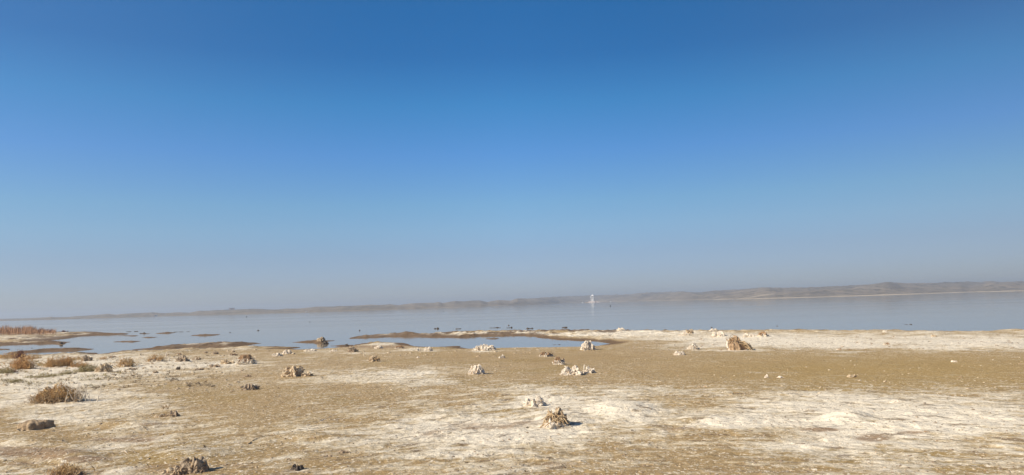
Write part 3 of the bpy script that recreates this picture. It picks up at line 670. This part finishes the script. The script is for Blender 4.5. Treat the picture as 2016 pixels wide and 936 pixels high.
# ---- big near stump
def stump_near():
    x, y, z, s = place(1094, 847); w, h = 54 * s, 36 * s; y += .16
    z = float(terrain(np.array([x]), np.array([y]), False)[0][0])
    o = empty('shrub_stump', (x, y, z - .02)); tag(o, 'largest stump, brown fibrous top on a pitted white foot, in the near salt', 'stump')
    V, F = core_mesh(w * .86, w * .7, h * .52, 31, .12, .35); mesh_obj('salt_foot', V, F, MAT['crust_white'], o)
    V, F = core_mesh(w * .62, w * .5, h * .55, 33, .2, .35, flat=.6); V = V + [.02, .05, h * .33]; mesh_obj('trunk', V, F, MAT['crust_tan'], o)
    V, F = core_mesh(w * .20, w * .22, h * .40, 35, .1, .35, flat=.5); V = V + [w * .20, .05, h * .58]; mesh_obj('knob', V, F, MAT['rock'], o)
    mb = MB(); drape(mb, w * .72, w * .6, h * .86, 60, .013, 34); mb.build('fibres', MAT['stalk_tan'], o)
    mb = MB(); r_ = np.random.default_rng(8)
    for i in range(18):
        a = r_.uniform(-2.9, -.3); X = w * .42 * math.cos(a); Y = w * .33 * math.sin(a)
        mb.tube([(X * .7, Y * .7, h * .35), (X * .95, Y * .95, h * .2), (X * 1.12, Y * 1.12, -.02)], [.015, .018, .022], 5)
    mb.build('draped_stems', MAT['stalk_white'], o)
    V, F = core_mesh(w * .26, w * .3, h * .40, 37, .1, .3); V = V + [w * .40, .04, h * .02]; mesh_obj('side_lump', V, F, MAT['crust_grey'], o)
stump_near()

G1 = 'salt crusted mounds on the mud flat'
mound(1157, 690, 27, 17, 'white', 'domed white mound draped with hanging salted stems, at the right tip of the pond', G1, tw=3)
mound(952, 691, 40, 11, 'white', 'long low scalloped white mound on the near edge of the pond', G1)
mound(938, 738, 30, 17, 'white', 'round ribbed grey streaked mound alone on brown mud in the middle of the flat', G1, tw=4)
mound(1101, 719, 24, 14, 'foot', 'small white and brown mound between the pond tip mound and the wide double mound', G1)
mound(1127, 740, 38, 17, 'white', 'wide bright white mound, the left and larger of a touching pair', G1)
mound(1160, 736, 24, 12, 'white', 'smaller white mound with twigs sticking up, touching the right end of the wide bright one', G1, tw=7)
mound(1053, 803, 41, 19, 'white', 'pitted white lumpy mound just behind the largest stump', G1, stalks=24)
mound(1366, 689, 23, 11, 'white', 'small peaked white mound left of the tall brown stump', G1)
mound(1338, 700, 22, 8, 'white', 'low white mound trailing to the right, left of and below the small peaked one', G1)
mound(988, 706, 13, 7, 'smooth', 'tiny smooth white cone right of the long scalloped mound', G1)
mound(823, 691, 9, 5, 'smooth', 'tiny white lump on the salt tongue left of the pond', G1)
mound(843, 692, 15, 8, 'white', 'small white mound on the salt tongue at the left shore of the pond', G1)
mound(823, 706, 7, 4, 'smooth', 'very small white knob alone on the mud below the salt tongue', G1)
mound(1075, 703, 25, 9, 'foot', 'low broken mound topped by dark twigs, in front of the pond', G1, tw=14)
mound(577, 743, 42, 21, 'tan', 'cream mound covered in a mesh of hanging stems, left of centre on brown mud', G1, tw=5)
mound(604, 742, 22, 9, 'tan', 'flat crumbling mound at the right foot of the cream meshed mound', G1, stalks=14)
mound(493, 769, 30, 11, 'grey', 'low dark topped mound with pale roots on the white band at centre left', G1)
mound(736, 713, 22, 12, 'tan', 'small tilted brown and pink boulder-like mound with a shadow to its right', G1)
mound(694, 694, 19, 10, 'grey', 'dark grey mound by the shore near the red-brown mud bank', G1)
mound(657, 693, 14, 5, 'white', 'little white heap left of the dark grey shore mound', G1)
mound(610, 692, 26, 5, 'smooth', 'low white heap at the water edge left of the little white heap', G1)
mound(744, 687, 17, 6, 'white', 'low white heap right of the dark grey shore mound', G1)
mound(786, 687, 18, 6, 'foot', 'low white heap with dark gaps below the end of the red-brown mud bank', G1)
mound(565, 698, 17, 8, 'white', 'knobbly white mound, the right one of two near the brown shore', G1)
mound(546, 702, 18, 6, 'white', 'lower white mound, the left one of two near the brown shore', G1)
mound(486, 719, 38, 17, 'foot', 'broad mound white on the left and dark on the right, with a trailing shadow', G1, stalks=20)
mound(448, 718, 26, 9, 'tan', 'reddish tan mound joined to the left of the broad half dark mound', G1)
mound(424, 724, 18, 7, 'grey', 'small grey mound at the left end of the joined row', G1)
mound(360, 713, 24, 11, 'grey', 'grey brown ribbed mound between two white stalks', G1)
mound(388, 710, 14, 7, 'grey', 'dark grey mound behind a white stalk, right of the ribbed one', G1)
mound(424, 698, 13, 5, 'grey', 'small dark cap of a mound on the salt below the long spit', G1)
mound(404, 696, 9, 4, 'tan', 'tiny tan clump left of the small dark cap', G1)
mound(353, 700, 9, 4, 'foot', 'tiny brown topped clump above the grey ribbed mound', G1)
mound(459, 694, 7, 4, 'grey', 'tiny dark clump on brown mud below the end of the long spit', G1)
mound(458, 701, 14, 5, 'foot', 'thin broken white and dark clump right of the small dark cap', G1)
mound(206, 734, 30, 17, 'tan', 'reddish brown dome of matted stems below the ragged tan bush', G1, stalks=46)
mound(171, 712, 20, 11, 'grey', 'grey brown dome at the right edge of the orange bushes', G1, stalks=40)
mound(222, 705, 14, 4, 'grey', 'flat dark grey lump behind the ragged tan bush', G1)
mound(351, 729, 9, 7, 'dark', 'small dark peaked lump on the white flat, left one of two', G1)
mound(393, 730, 16, 5, 'grey', 'small flat grey lump on the white flat, right one of two', G1)
mound(258, 730, 20, 5, 'grey', 'low dark crumbs in a row right of the reddish dome', G1, stalks=5)
mound(306, 736, 10, 6, 'grey', 'small dark tilted lump with a white rim below the tan brush clump', G1)
mound(487, 743, 16, 5, 'grey', 'small flat dark mound on brown mud below the broad half dark mound', G1)
mound(342, 823, 18, 13, 'grey', 'dark rounded lump with thin forked twigs rising from its left', G1, tw=3)
mound(320, 823, 24, 8, 'tan', 'low tan root lump touching the left of the dark rounded lump', G1, tw=5)
mound(382, 934, 52, 28, 'grey', 'large grey brown stump with a dark right flank and pale roots at the bottom edge', G1, name='shrub_stump', cat='stump', stalks=16, tw=2)
mound(345, 938, 50, 14, 'tan', 'low root mass spreading left from the large grey stump at the bottom edge', G1, name='shrub_stump', cat='stump', stalks=16)
mound(585, 929, 24, 13, 'dark', 'dark stone-like lump with a pale left rim at the bottom edge', G1, name='mud_clod', cat='clod', stalks=3)
mound(646, 903, 26, 6, 'grey', 'long thin dark crust lump above and right of the bottom edge dark lump', G1, name='mud_clod', cat='clod', stalks=0)
mound(676, 894, 22, 7, 'grey', 'oval grey lump standing in for a dark hollow, upper right of the three lumps near the bottom', G1, name='mud_clod', cat='clod', stalks=0)  # raised lump added in place of a dark hollow
mound(1415, 664, 27, 10, 'smooth', 'white mound on the white strip upper left of the tall brown stump', G1, stalks=6)
mound(1503, 664, 22, 9, 'foot', 'brown knob on a white mound upper right of the tall brown stump', G1)
mound(1476, 664, 24, 7, 'white', 'white mound left of the brown knob mound, behind the tall brown stump', G1)
mound(1358, 658, 16, 9, 'tan', 'brown lump at the lake edge of the white strip', G1)
mound(1348, 661, 20, 6, 'white', 'white heap in front of the brown lake edge lump', G1)
mound(1222, 652, 16, 6, 'smooth', 'cream lump on the lake shore right of the pond', G1)
mound(1170, 649.5, 5, 4, 'smooth', 'tiny cream knob standing on the lake shore above the pond', G1)
mound(1405, 652, 18, 4, 'smooth', 'thin white hump on the lake shore above the white mound', G1)
mound(1825, 650, 14, 4, 'smooth', 'pale flat hump on the highest dark bank of the right shore', G1)
mound(1743, 655, 10, 4, 'white', 'small white peak on the right shore, left of the pale flat hump', G1)
mound(1840, 664, 10, 5, 'tan', 'small brown clump on bright salt under the pale flat hump', G1)
mound(1678, 744, 19, 7, 'tan', 'small low brown clump alone on the wide ochre mud at right', G1, tw=4)
mound(1651, 690, 11, 4, 'foot', 'tiny white clump on the near edge of the white strip', G1)
mound(1509, 745, 9, 7, 'smooth', 'small white spike on a thin salt streak in the ochre mud', G1)
mound(1536, 745, 16, 4, 'smooth', 'flat white crumb right of the small white spike', G1)
mound(1879, 714, 13, 4, 'smooth', 'small white crest on the ochre mud under the far right of the strip', G1)
mound(1761, 796, 26, 6, 'smooth', 'low white cone at the lower edge of the ochre mud', G1)
mound(1673, 802, 8, 6, 'smooth', 'tiny white lump left of the low white cone', G1)
mound(1424, 776, 8, 4, 'smooth', 'tiny pale pebble-like lump at the edge of the lower salt', G1)
mound(632, 672, 15, 7, 'tan', 'brown hump on top of the small mud island', 'lumps on the mud island')
mound(641, 677.5, 12, 6, 'dark', 'dark block at the near right end of the small mud island', 'lumps on the mud island')
mound(683, 682, 8, 4, 'dark', 'small dark lump at the left tip of the red-brown mud bank', G1)
mound(121, 677.6, 6, 4, 'dark', 'dark lump on the end of the left mud bar under the reeds', G1)
mound(1745, 680, 12, 5, 'foot', 'small clump with upright bits on bright salt at right', G1, tw=6)

for a in [(372.5, 712, 9, 'white stalk at the right end of the grey ribbed mound'), (349, 712, 8, 'white stalk at the left end of the grey ribbed mound'), (333, 711, 7, 'short pale stalk left of the grey ribbed mound', ),
          (384, 711, 7, 'white stalk in front of the dark grey mound'), (354, 740, 6, 'short pale stalk alone below the two dark lumps'), (327, 702, 9, 'pale stalk with a tan top near the tan brush clump'),
          (1150, 729, 11, 'thin pale stalk rising behind the touching white pair'), (216, 722, 7, 'dark brown stalk between the reddish dome and the ragged tan bush')]:
    stalk(a[0], a[1], a[2], a[3], 'stalk_brown' if 'dark brown' in a[3] else 'stalk_white')
stick([(597, 843), (625, 832), (655, 821), (672, 814), (683, 805)], .009, 'long thin curved pale stick lying on brown mud left of centre', 'stalk_white')
stick([(487, 877), (500, 868), (517, 861), (530, 857)], .010, 'short pale stick lying below and left of the long curved stick', 'stalk_tan')
stick([(240, 884), (244, 890), (250, 893)], .009, 'tiny pale twig lying at the tip of a brown streak, lower left', 'stalk_white')
stick([(283, 843), (289, 850)], .012, 'short dark twig lying below the rock and left lumps', 'stalk_grey')
stick([(64, 897), (78, 888), (98, 885)], .008, 'thin bent root lying on the brown mud at bottom left', 'stalk_tan')

G2 = 'bushes on the left shore'
bush(243, 724, 26, 22, 'twig_straw', 'ragged tan bush on a white crusted foot, right of the bush row', 60, G2, foot='crust_foot')
bush(305, 713, 28, 18, 'twig_straw', 'tan brush clump on the white flat near the left shore strip', 50, G2, foot='crust_foot')
bush(200, 708, 16, 7, 'twig_orange', 'small rusty clump in front of the bar end', 30, G2)
bush(38, 729, 31, 28, 'twig_orange', 'dense orange brown bush with a rusty dome, leftmost large one', 110, G2)
bush(100, 724, 24, 22, 'twig_straw', 'upright golden bush narrowing to its foot', 80, G2)
bush(126, 722, 30, 22, 'twig_orange', 'wide orange brown bush right of the golden one', 100, G2)
bush(16, 707, 34, 16, 'twig_straw', 'straw coloured bush at the far left water edge', 70, G2)
bush(36, 707, 16, 18, 'twig_red', 'dark red brown twiggy plant poking above the orange bush', 50, G2, leaf=True)
bush(62, 709, 24, 12, 'twig_orange', 'rusty low plant left of the golden bush, behind the salt', 50, G2)
bush(78, 722, 20, 10, 'twig_green', 'grey green sprig between the orange dome and the golden bush', 40, G2)
bush(5, 737, 26, 16, 'twig_green', 'grey green shrub cut by the left edge of the view', 60, G2)
bush(22, 735, 14, 10, 'twig_red', 'small dark brown tuft left of the orange dome foot', 40, G2)
bush(68, 746, 36, 11, 'twig_green', 'flat olive plant spread on the white salt below the orange dome', 60, G2)
bush(103, 743, 20, 9, 'twig_green', 'small olive plant right of the flat olive one', 44, G2)
bush(129, 739, 16, 11, 'twig_green', 'small brown green sprout under the wide orange bush', 40, G2)
bush(170, 734, 34, 18, 'twig_green', 'spreading grey green shrub left of the reddish dome', 90, G2)
bush(155, 724, 26, 14, 'twig_orange', 'rusty scrub between the wide orange bush and the grey dome', 60, G2)
bush(152, 709, 22, 9, 'twig_straw', 'pale brush strip behind the wide orange bush', 44, G2)
bush(22, 755, 30, 12, 'twig_green', 'lowest grey green plant of the left shore group', 50, G2)
bush(128, 944, 58, 32, 'twig_straw', 'straw and grey shrub with arched pale stems cut by the bottom edge', 90, G2, twmat='stalk_tan', foot='crust_grey')
bush(143, 681, 4, 4, 'twig_red', 'tiny dark sprout in the inlet beside the left bar', 8, G2, leaf=False)
bush(1076, 700, 16, 10, 'stalk_grey', 'thin dark twig tuft growing from the broken mound by the pond', 16, None, leaf=False)
bush(322, 808, 22, 14, 'stalk_brown', 'sparse forked brown twigs left of the dark rounded lump', 5, None, leaf=False, rad=.005)

# ---- reeds on the left spit
mb = MB(); r_ = np.random.default_rng(77)
for i in range(5200):
    px = r_.uniform(-260, 112) ; py = r_.uniform(653.5, 658.6)
    if px > 60 and r_.uniform() < (px - 60) / 60: continue
    x, y = at_level(px, py, .15); hh = r_.uniform(.7, 1.25) * (1.0 if px < 70 else .7) * (1.25 if r_.uniform() < .05 else 1)
    hh *= .85 + .3 * float(perlin(px / 22, py, 3))
    a = r_.uniform(0, 3.14)
    mb.blade((x, y, .05), (x + r_.normal(0, .12), y + r_.normal(0, .12), .12 + hh), .035, (math.cos(a), math.sin(a), 0))
m_reed = two_tone('reed_straw', (0.55, 0.33, 0.19), (0.42, 0.24, 0.13), 0.6, .4, .6, None, 3, .01)
reeds = mb.build('reeds', m_reed); tag(reeds, kind='stuff')
for px, py, wp, hp in ((78, 655, 10, 9), (88, 655, 8, 8), (99, 655, 9, 9), (126, 654, 10, 5)):
    x, y = at_level(px, py, .15); s = y / FPX; mb = MB(); twigs(mb, wp * s, hp * s, 30, .03, int(px), .4, 0, .15, branch=3, base=.5)
    o = mb.build('reed_tuft', MAT['twig_red']); o.location = (x, y, .08)
    tag(o, {78: 'dark tuft rising from the right part of the reed bed', 88: 'dark tuft between two others near the end of the reed bed', 99: 'darkest tuft at the right end of the reed bed', 126: 'low olive tuft on the spit right of the reed bed'}[px], 'reeds', 'tufts by the reed bed')

# ---- dark clods and floats out on the water
def clod(px, py, parts, label):
    x, y = at_level(px, py); s = y / FPX
    if len(parts) > 1:
        o = empty('mud_clod', (x, y, -.005)); tag(o, label, 'clod', 'dark clods breaking the water')
        for dx, wp, hp in parts:
            V, F = core_mesh(wp * s, wp * s * .8, hp * s, int(px + dx * 3), .08, .3, 20, 8, 0, .8)
            mesh_obj('lump', V + [dx * s, 0, 0], F, MAT['crust_dark'], o)
        return o
    dx, wp, hp = parts[0]
    V, F = core_mesh(wp * s, wp * s * .8, hp * s, int(px), .08, .3, 20, 8, 0, .8)
    ob = mesh_obj('mud_clod', V, F, MAT['crust_dark']); ob.location = (x, y, -.005)
    tag(ob, label, 'clod', 'dark clods breaking the water'); return ob
clod(860, 647.8, [(-3.4, 3.4, 1.5), (2, 5, 2.2), (0, 6, .6)], 'dark clod with two bumps, leftmost in the row off the middle shore')
clod(902, 648, [(0, 10, .7), (4, 3, 1.0), (-4, 2, 1.2)], 'thin dark sliver just above the mud hump on the spit')
clod(976, 645.8, [(-4, 14, .6), (3.5, 6, 1.3), (8, 5, .6)], 'longest thin dark sliver in the water left of the pair of dots')
clod(1004, 645.8, [(-2, 9, .6), (3, 4, 1.7)], 'short dark sliver with a blob at its right end')
clod(1001.5, 641.4, [(0, 2.6, 1.3)], 'single small dark dot above the short sliver')
clod(1043, 647.4, [(-4, 6, 1.7), (0, 3, 1), (4.5, 5, 1.3)], 'dark clod of three joined bumps close to the shore')
clod(1112, 645.6, [(-3, 5, 1.0), (1.6, 6, 2.0)], 'dark pointed clod in the water above the pond right half')
clod(1401, 645.3, [(0, 3, 1.2)], 'single dark speck off the white strip')
clod(1530, 642.5, [(0, 3.5, .7)], 'faint dark speck in the water right of the tall brown stump')
clod(1789, 639.4, [(-5, 6, .5), (4, 5, .8)], 'two faint dark specks off the right shore')
clod(508.5, 651.2, [(0, 4, 1.1)], 'dark speck in open water above the long spit tip')
clod(453, 655.3, [(0, 2.4, .9)], 'small dark speck above the long spit')
clod(708, 651.2, [(0, 2.6, 1.4)], 'small dark speck above the tip of the middle spit')
clod(350, 654, [(-4, 7, .6), (6, 9, .5), (20, 6, .4)], 'thin dark slivers trailing right of the dark islet')
clod(262, 653.3, [(-8, 8, .6), (6, 8, .8)], 'thin dark slivers beyond the tip of the reed spit')
clod(284, 656.9, [(0, 5, 1.8), (-3, 10, .8)], 'dark clod with a raised middle beyond the reed spit')
clod(1099, 679, [(-6, 10, .4), (2, 4, .8)], 'low dark sliver inside the pond')
clod(885, 683.6, [(-12, 14, .6), (6, 16, .6)], 'flat dark mud slivers near the left shore of the pond')
clod(63, 686, [(0, 2, .8)], 'tiny dark speck in the left inlet')
def buoy(px, py, hp, label, white=False):
    x, y = at_level(px, py); s = y / FPX; h = hp * s
    o = empty('buoy', (x, y, 0)); tag(o, label, 'buoy', 'small floats on the lake')
    mb = MB(); mb.tube([(0, 0, -.1), (0, 0, h * .25), (0, 0, h * .5)], [h * .32, h * .36, h * .2], 10); mb.build('float', MAT['white_paint' if white else 'dark'], o)
    mb = MB(); mb.tube([(0, 0, h * .5), (0, 0, h)], [h * .12, h * .08], 6); mb.build('mast', MAT['white_paint' if white else 'dark'], o)
buoy(485.5, 624.5, 2.6, 'dark float near the far left shore')
buoy(610, 634.6, 2.0, 'dark float in open water at centre left')
buoy(1201.6, 603.4, 3.4, 'dark upright float right of and below the white tower')
buoy(873, 614, 1.6, 'faint small float off the far dunes')

def boat(px, py, wp, label):
    x, y = at_level(px, py); d = 1060 / math.hypot(x, y); x *= d; y *= d; s = y / FPX; w = wp * s
    o = empty('small_boat', (x, y, 0)); tag(o, label, 'boat', 'small white boats by the tower')
    V = []; F = []; n = 9
    for i in range(n):
        t = i / (n - 1); b = w * .16 * math.sin(math.pi * min(1, t * 1.0 + .12)) ** .6 if i < n - 1 else .02
        X = (t - .5) * w; V += [(X, -b, .75 + .25 * abs(t - .5)), (X, -b * .5, -.1), (X, b * .5, -.1), (X, b, .75 + .25 * abs(t - .5))]
    for i in range(n - 1):
        for k in range(4): a = i * 4 + k; b_ = i * 4 + (k + 1) % 4; F.append((a, b_, b_ + 4, a + 4))
    F += [(0, 1, 2, 3), tuple(range((n - 1) * 4, n * 4))[::-1]]
    mesh_obj('hull', V, F, MAT['white_paint'], o)
    mb = MB(); mb.box(-w * .15, w * .15, -w * .1, w * .1, .75, 1.5, .08); mb.build('cabin', MAT['white_paint'], o)
boat(1147, 594.5, 3.4, 'small white boat on the water left of the tower')
boat(1202, 593.2, 3.0, 'small white boat on the water right of the tower')

# ---- white tower standing in the lake
def tower():
    d = ray(1167, 595.8); t = 1100 / math.hypot(d.x, d.y); x, y = d.x * t, d.y * t; s = 1100 / FPX
    o = empty('watchtower', (x, y, 0), R(-17)); tag(o, 'white square tower with gallery and peaked roof on a pale platform in the lake', 'tower')
    mb = MB(); mb.box(-5.6, 4.6, -4.0, 4.0, -.6, 1.8, .35); pl = mb.build('platform', MAT['concrete'], o)
    mb = MB()
    b = len(mb.v); mb.v += [(4.9, -2.2, 1.9), (4.9, 2.2, 1.9), (11, 2.2, .1), (11, -2.2, .1), (4.9, -2.2, -.5), (4.9, 2.2, -.5), (11, 2.2, -.5), (11, -2.2, -.5)]
    mb.f += [tuple(b + i for i in q_) for q_ in ((0, 3, 2, 1), (4, 5, 6, 7), (0, 4, 7, 3), (1, 2, 6, 5), (3, 7, 6, 2), (0, 1, 5, 4))]
    mb.build('ramp', MAT['concrete'], o)
    mb = MB(); mb.box(-11, -5.9, -1.5, 1.5, -.5, .55, .2); mb.build('jetty', MAT['rock'], o)
    mb = MB(); mb.box(-2.1, 2.1, -2.1, 2.1, 1.79, 5.6); wl = mb.build('wall', MAT['white_paint'], o)
    for zx in (2.5, 4.05):
        for cx in (-.95, .95):
            mb = MB(); mb.box(cx - .45, cx + .45, -2.17, -2.08, zx, zx + .85); w_ = mb.build('window', MAT['dark'], o)
            mb = MB(); mb.box(cx - .55, cx + .55, -2.21, -2.08, zx - .12, zx - .003); mb.build('sill', MAT['white_paint'], w_)
            mb = MB(); mb.box(2.08, 2.17, cx - .45, cx + .45, zx, zx + .85); mb.build('window', MAT['dark'], o)
    mb = MB(); mb.box(-1.9, 1.9, -1.9, 1.9, 5.6, 6.6); mb.build('neck_shade', MAT['slate_and_shade'], o)  # shade under the gallery overhang, put in as a dark colour
    mb = MB(); mb.box(-2.5, 2.5, -2.5, 2.5, 6.6, 7.6, -.2); mb.build('gallery', MAT['white_paint'], o)
    mb = MB(); mb.box(-1.7, 1.7, -1.7, 1.7, 7.59, 8.8); mb.build('lookout_room', MAT['slate_and_shade'], o)
    mb = MB()
    for ax in (-2.3, 2.3):
        for ay in (-2.3, 2.3): mb.box(ax - .12, ax + .12, ay - .12, ay + .12, 7.61, 8.7)
    mb.build('corner_posts', MAT['white_paint'], o)
    mb = MB(); mb.box(-2.6, 2.6, -2.6, 2.6, 8.71, 9.05, 0); mb.box(-2.4, 2.4, -2.4, 2.4, 9.053, 11.2, 2.1); rf = mb.build('roof', MAT['white_paint'], o)
    mb = MB(); mb.tube([(0, 0, 10.85), (0, 0, 12.3)], .08, 6); mb.build('finial', MAT['dark'], rf)
tower()

# ---- small buildings on the dunes
def hut(px, t, w, h, label, name='hut', cat='hut', mat='white_paint', lift=0.0):
    x, y, z = hill_point(px, t); o = empty(name, (x, y, z - .15 + lift), math.atan2(-x, y) * 1.0); tag(o, label, cat)
    mb = MB(); mb.box(-w / 2, w / 2, -w * .3, w * .3, -.4, h); mb.build('wall', MAT[mat], o)
    mb = MB(); mb.box(-w / 2 - .15, w / 2 + .15, -w * .3 - .15, w * .3 + .15, h + .003, h + .18); mb.build('roof', MAT['concrete' if mat != 'white_paint' else 'white_paint'], o)
    mb = MB(); mb.box(-w * .08, w * .08, -w * .3 - .03, -w * .3 + .02, -.1, h * .75); mb.build('door', MAT['dark'], o)
hut(308, .10, 2.6, .95, 'tiny white hut at the foot of the dunes on the far left shore')
hut(605, .10, 2.0, .45, 'faint low white hut at the foot of the dunes, centre left')
hut(456, .98, 6.2, 1.5, 'low flat-roofed grey building on the dune crest above the far left shore', 'building', 'building', 'concrete')

# ---- loose crumbs of salt and mud over the near flat
def crumbs(name, n, mat, seed, smin, smax, saltmin, x0=-250, x1=2260, y0=690, y1=1020, cmin=-.05):
    r_ = np.random.default_rng(seed)
    px = r_.uniform(x0, x1, n * 3); py = y0 + (y1 - y0) * r_.uniform(0, 1, n * 3) ** .8
    P = np.array([at_level(a, b, .25) for a, b in zip(px, py)])
    z, sl, wt, sd2 = terrain(P[:, 0], P[:, 1])
    clump = fbm(P[:, 0] / .9, P[:, 1] / 1.1, 3, seed % 50)
    keep = (sd2 > 1.2) & (sl + .5 * clump > saltmin) & (clump > cmin)
    P = P[keep][:n]; z = z[keep][:n]; k = len(P)
    base = np.array([(-1, -1, -.3), (1, -1, -.3), (1, 1, -.3), (-1, 1, -.3), (-.7, -.6, .55), (.6, -.7, .45), (.7, .6, .6), (-.6, .7, .4)])
    F = np.array([(4, 5, 6, 7), (0, 1, 5, 4), (1, 2, 6, 5), (2, 3, 7, 6), (3, 0, 4, 7)])
    sz = smin + (smax - smin) * r_.uniform(0, 1, k) ** 3
    a = r_.uniform(0, 6.28, k); c, s = np.cos(a), np.sin(a); st = r_.uniform(.6, 1.9, k)
    B = base[None] * (1 + r_.normal(0, .22, (k, 8, 3))) * sz[:, None, None]; B[:, :, 0] *= st[:, None]
    X = B[:, :, 0] * c[:, None] - B[:, :, 1] * s[:, None] + P[:, 0, None]; Y = B[:, :, 0] * s[:, None] + B[:, :, 1] * c[:, None] + P[:, 1, None]
    V = np.stack([X, Y, B[:, :, 2] + z[:, None]], -1).reshape(-1, 3)
    FF = (F[None] + 8 * np.arange(k)[:, None, None]).reshape(-1, 4)
    o = mesh_obj(name, V, FF, MAT[mat]); tag(o, kind='stuff')
crumbs('salt_crumbs', 6000, 'crust_tan', 5, .004, .015, .10)
crumbs('mud_crumbs', 3000, 'crust_grey', 6, .004, .018, .0)

crumbs('mud_lumps', 160, 'crust_grey', 8, .02, .06, -.2, 1100, 2200, 653, 690)
crumbs('salt_lumps', 500, 'crust_tan', 12, .008, .03, -.6, 500, 2100, 700, 790, .05)
crumbs('salt_lumps', 260, 'crust_tan', 9, .02, .07, -.3, -150, 1100, 655, 700)
crumbs('mud_lumps', 700, 'crust_tan', 10, .012, .045, -.2, -150, 480, 695, 775, .0)

def litter(n, seed, x0, x1, y0, y1, hmin, hmax, mat):
    """small dead sprouts scattered over the salt"""
    r_ = np.random.default_rng(seed); P = []
    for i in range(n):
        x, y = at_level(r_.uniform(x0, x1), r_.uniform(y0, y1), .2); P.append((x, y))
    P = np.array(P); z, sl, wt, sd2 = terrain(P[:, 0], P[:, 1], False); cl = fbm(P[:, 0] / 1.1, P[:, 1] / 1.6, 3, 13)
    mb = MB()
    for (x, y), zz_, d_, c_ in zip(P, z, sd2, cl):
        if d_ < 1 or c_ < .0: continue
        h = r_.uniform(hmin, hmax)
        for k in range(r_.integers(5, 14)):
            a = r_.uniform(0, 6.283); l_ = r_.uniform(.3, 1.3)
            mb.blade((x + r_.normal(0, h * .4), y + r_.normal(0, h * .4), zz_ - .005), (x + r_.normal(0, h * .4) + math.cos(a) * h * l_, y + math.sin(a) * h * l_, zz_ + h * r_.uniform(.35, 1)), .010, (math.sin(a), -math.cos(a), .3))
    o = mb.build('dry_litter', MAT[mat]); tag(o, kind='stuff')
litter(900, 31, -120, 420, 697, 775, .04, .13, 'stalk_grey')
litter(500, 32, -120, 240, 697, 765, .05, .16, 'twig_green')
litter(500, 33, -120, 330, 697, 750, .05, .14, 'stalk_tan')
litter(260, 34, 1150, 2150, 655, 690, .04, .10, 'stalk_brown')
litter(700, 35, -150, 1300, 770, 1000, .012, .04, 'stalk_grey')
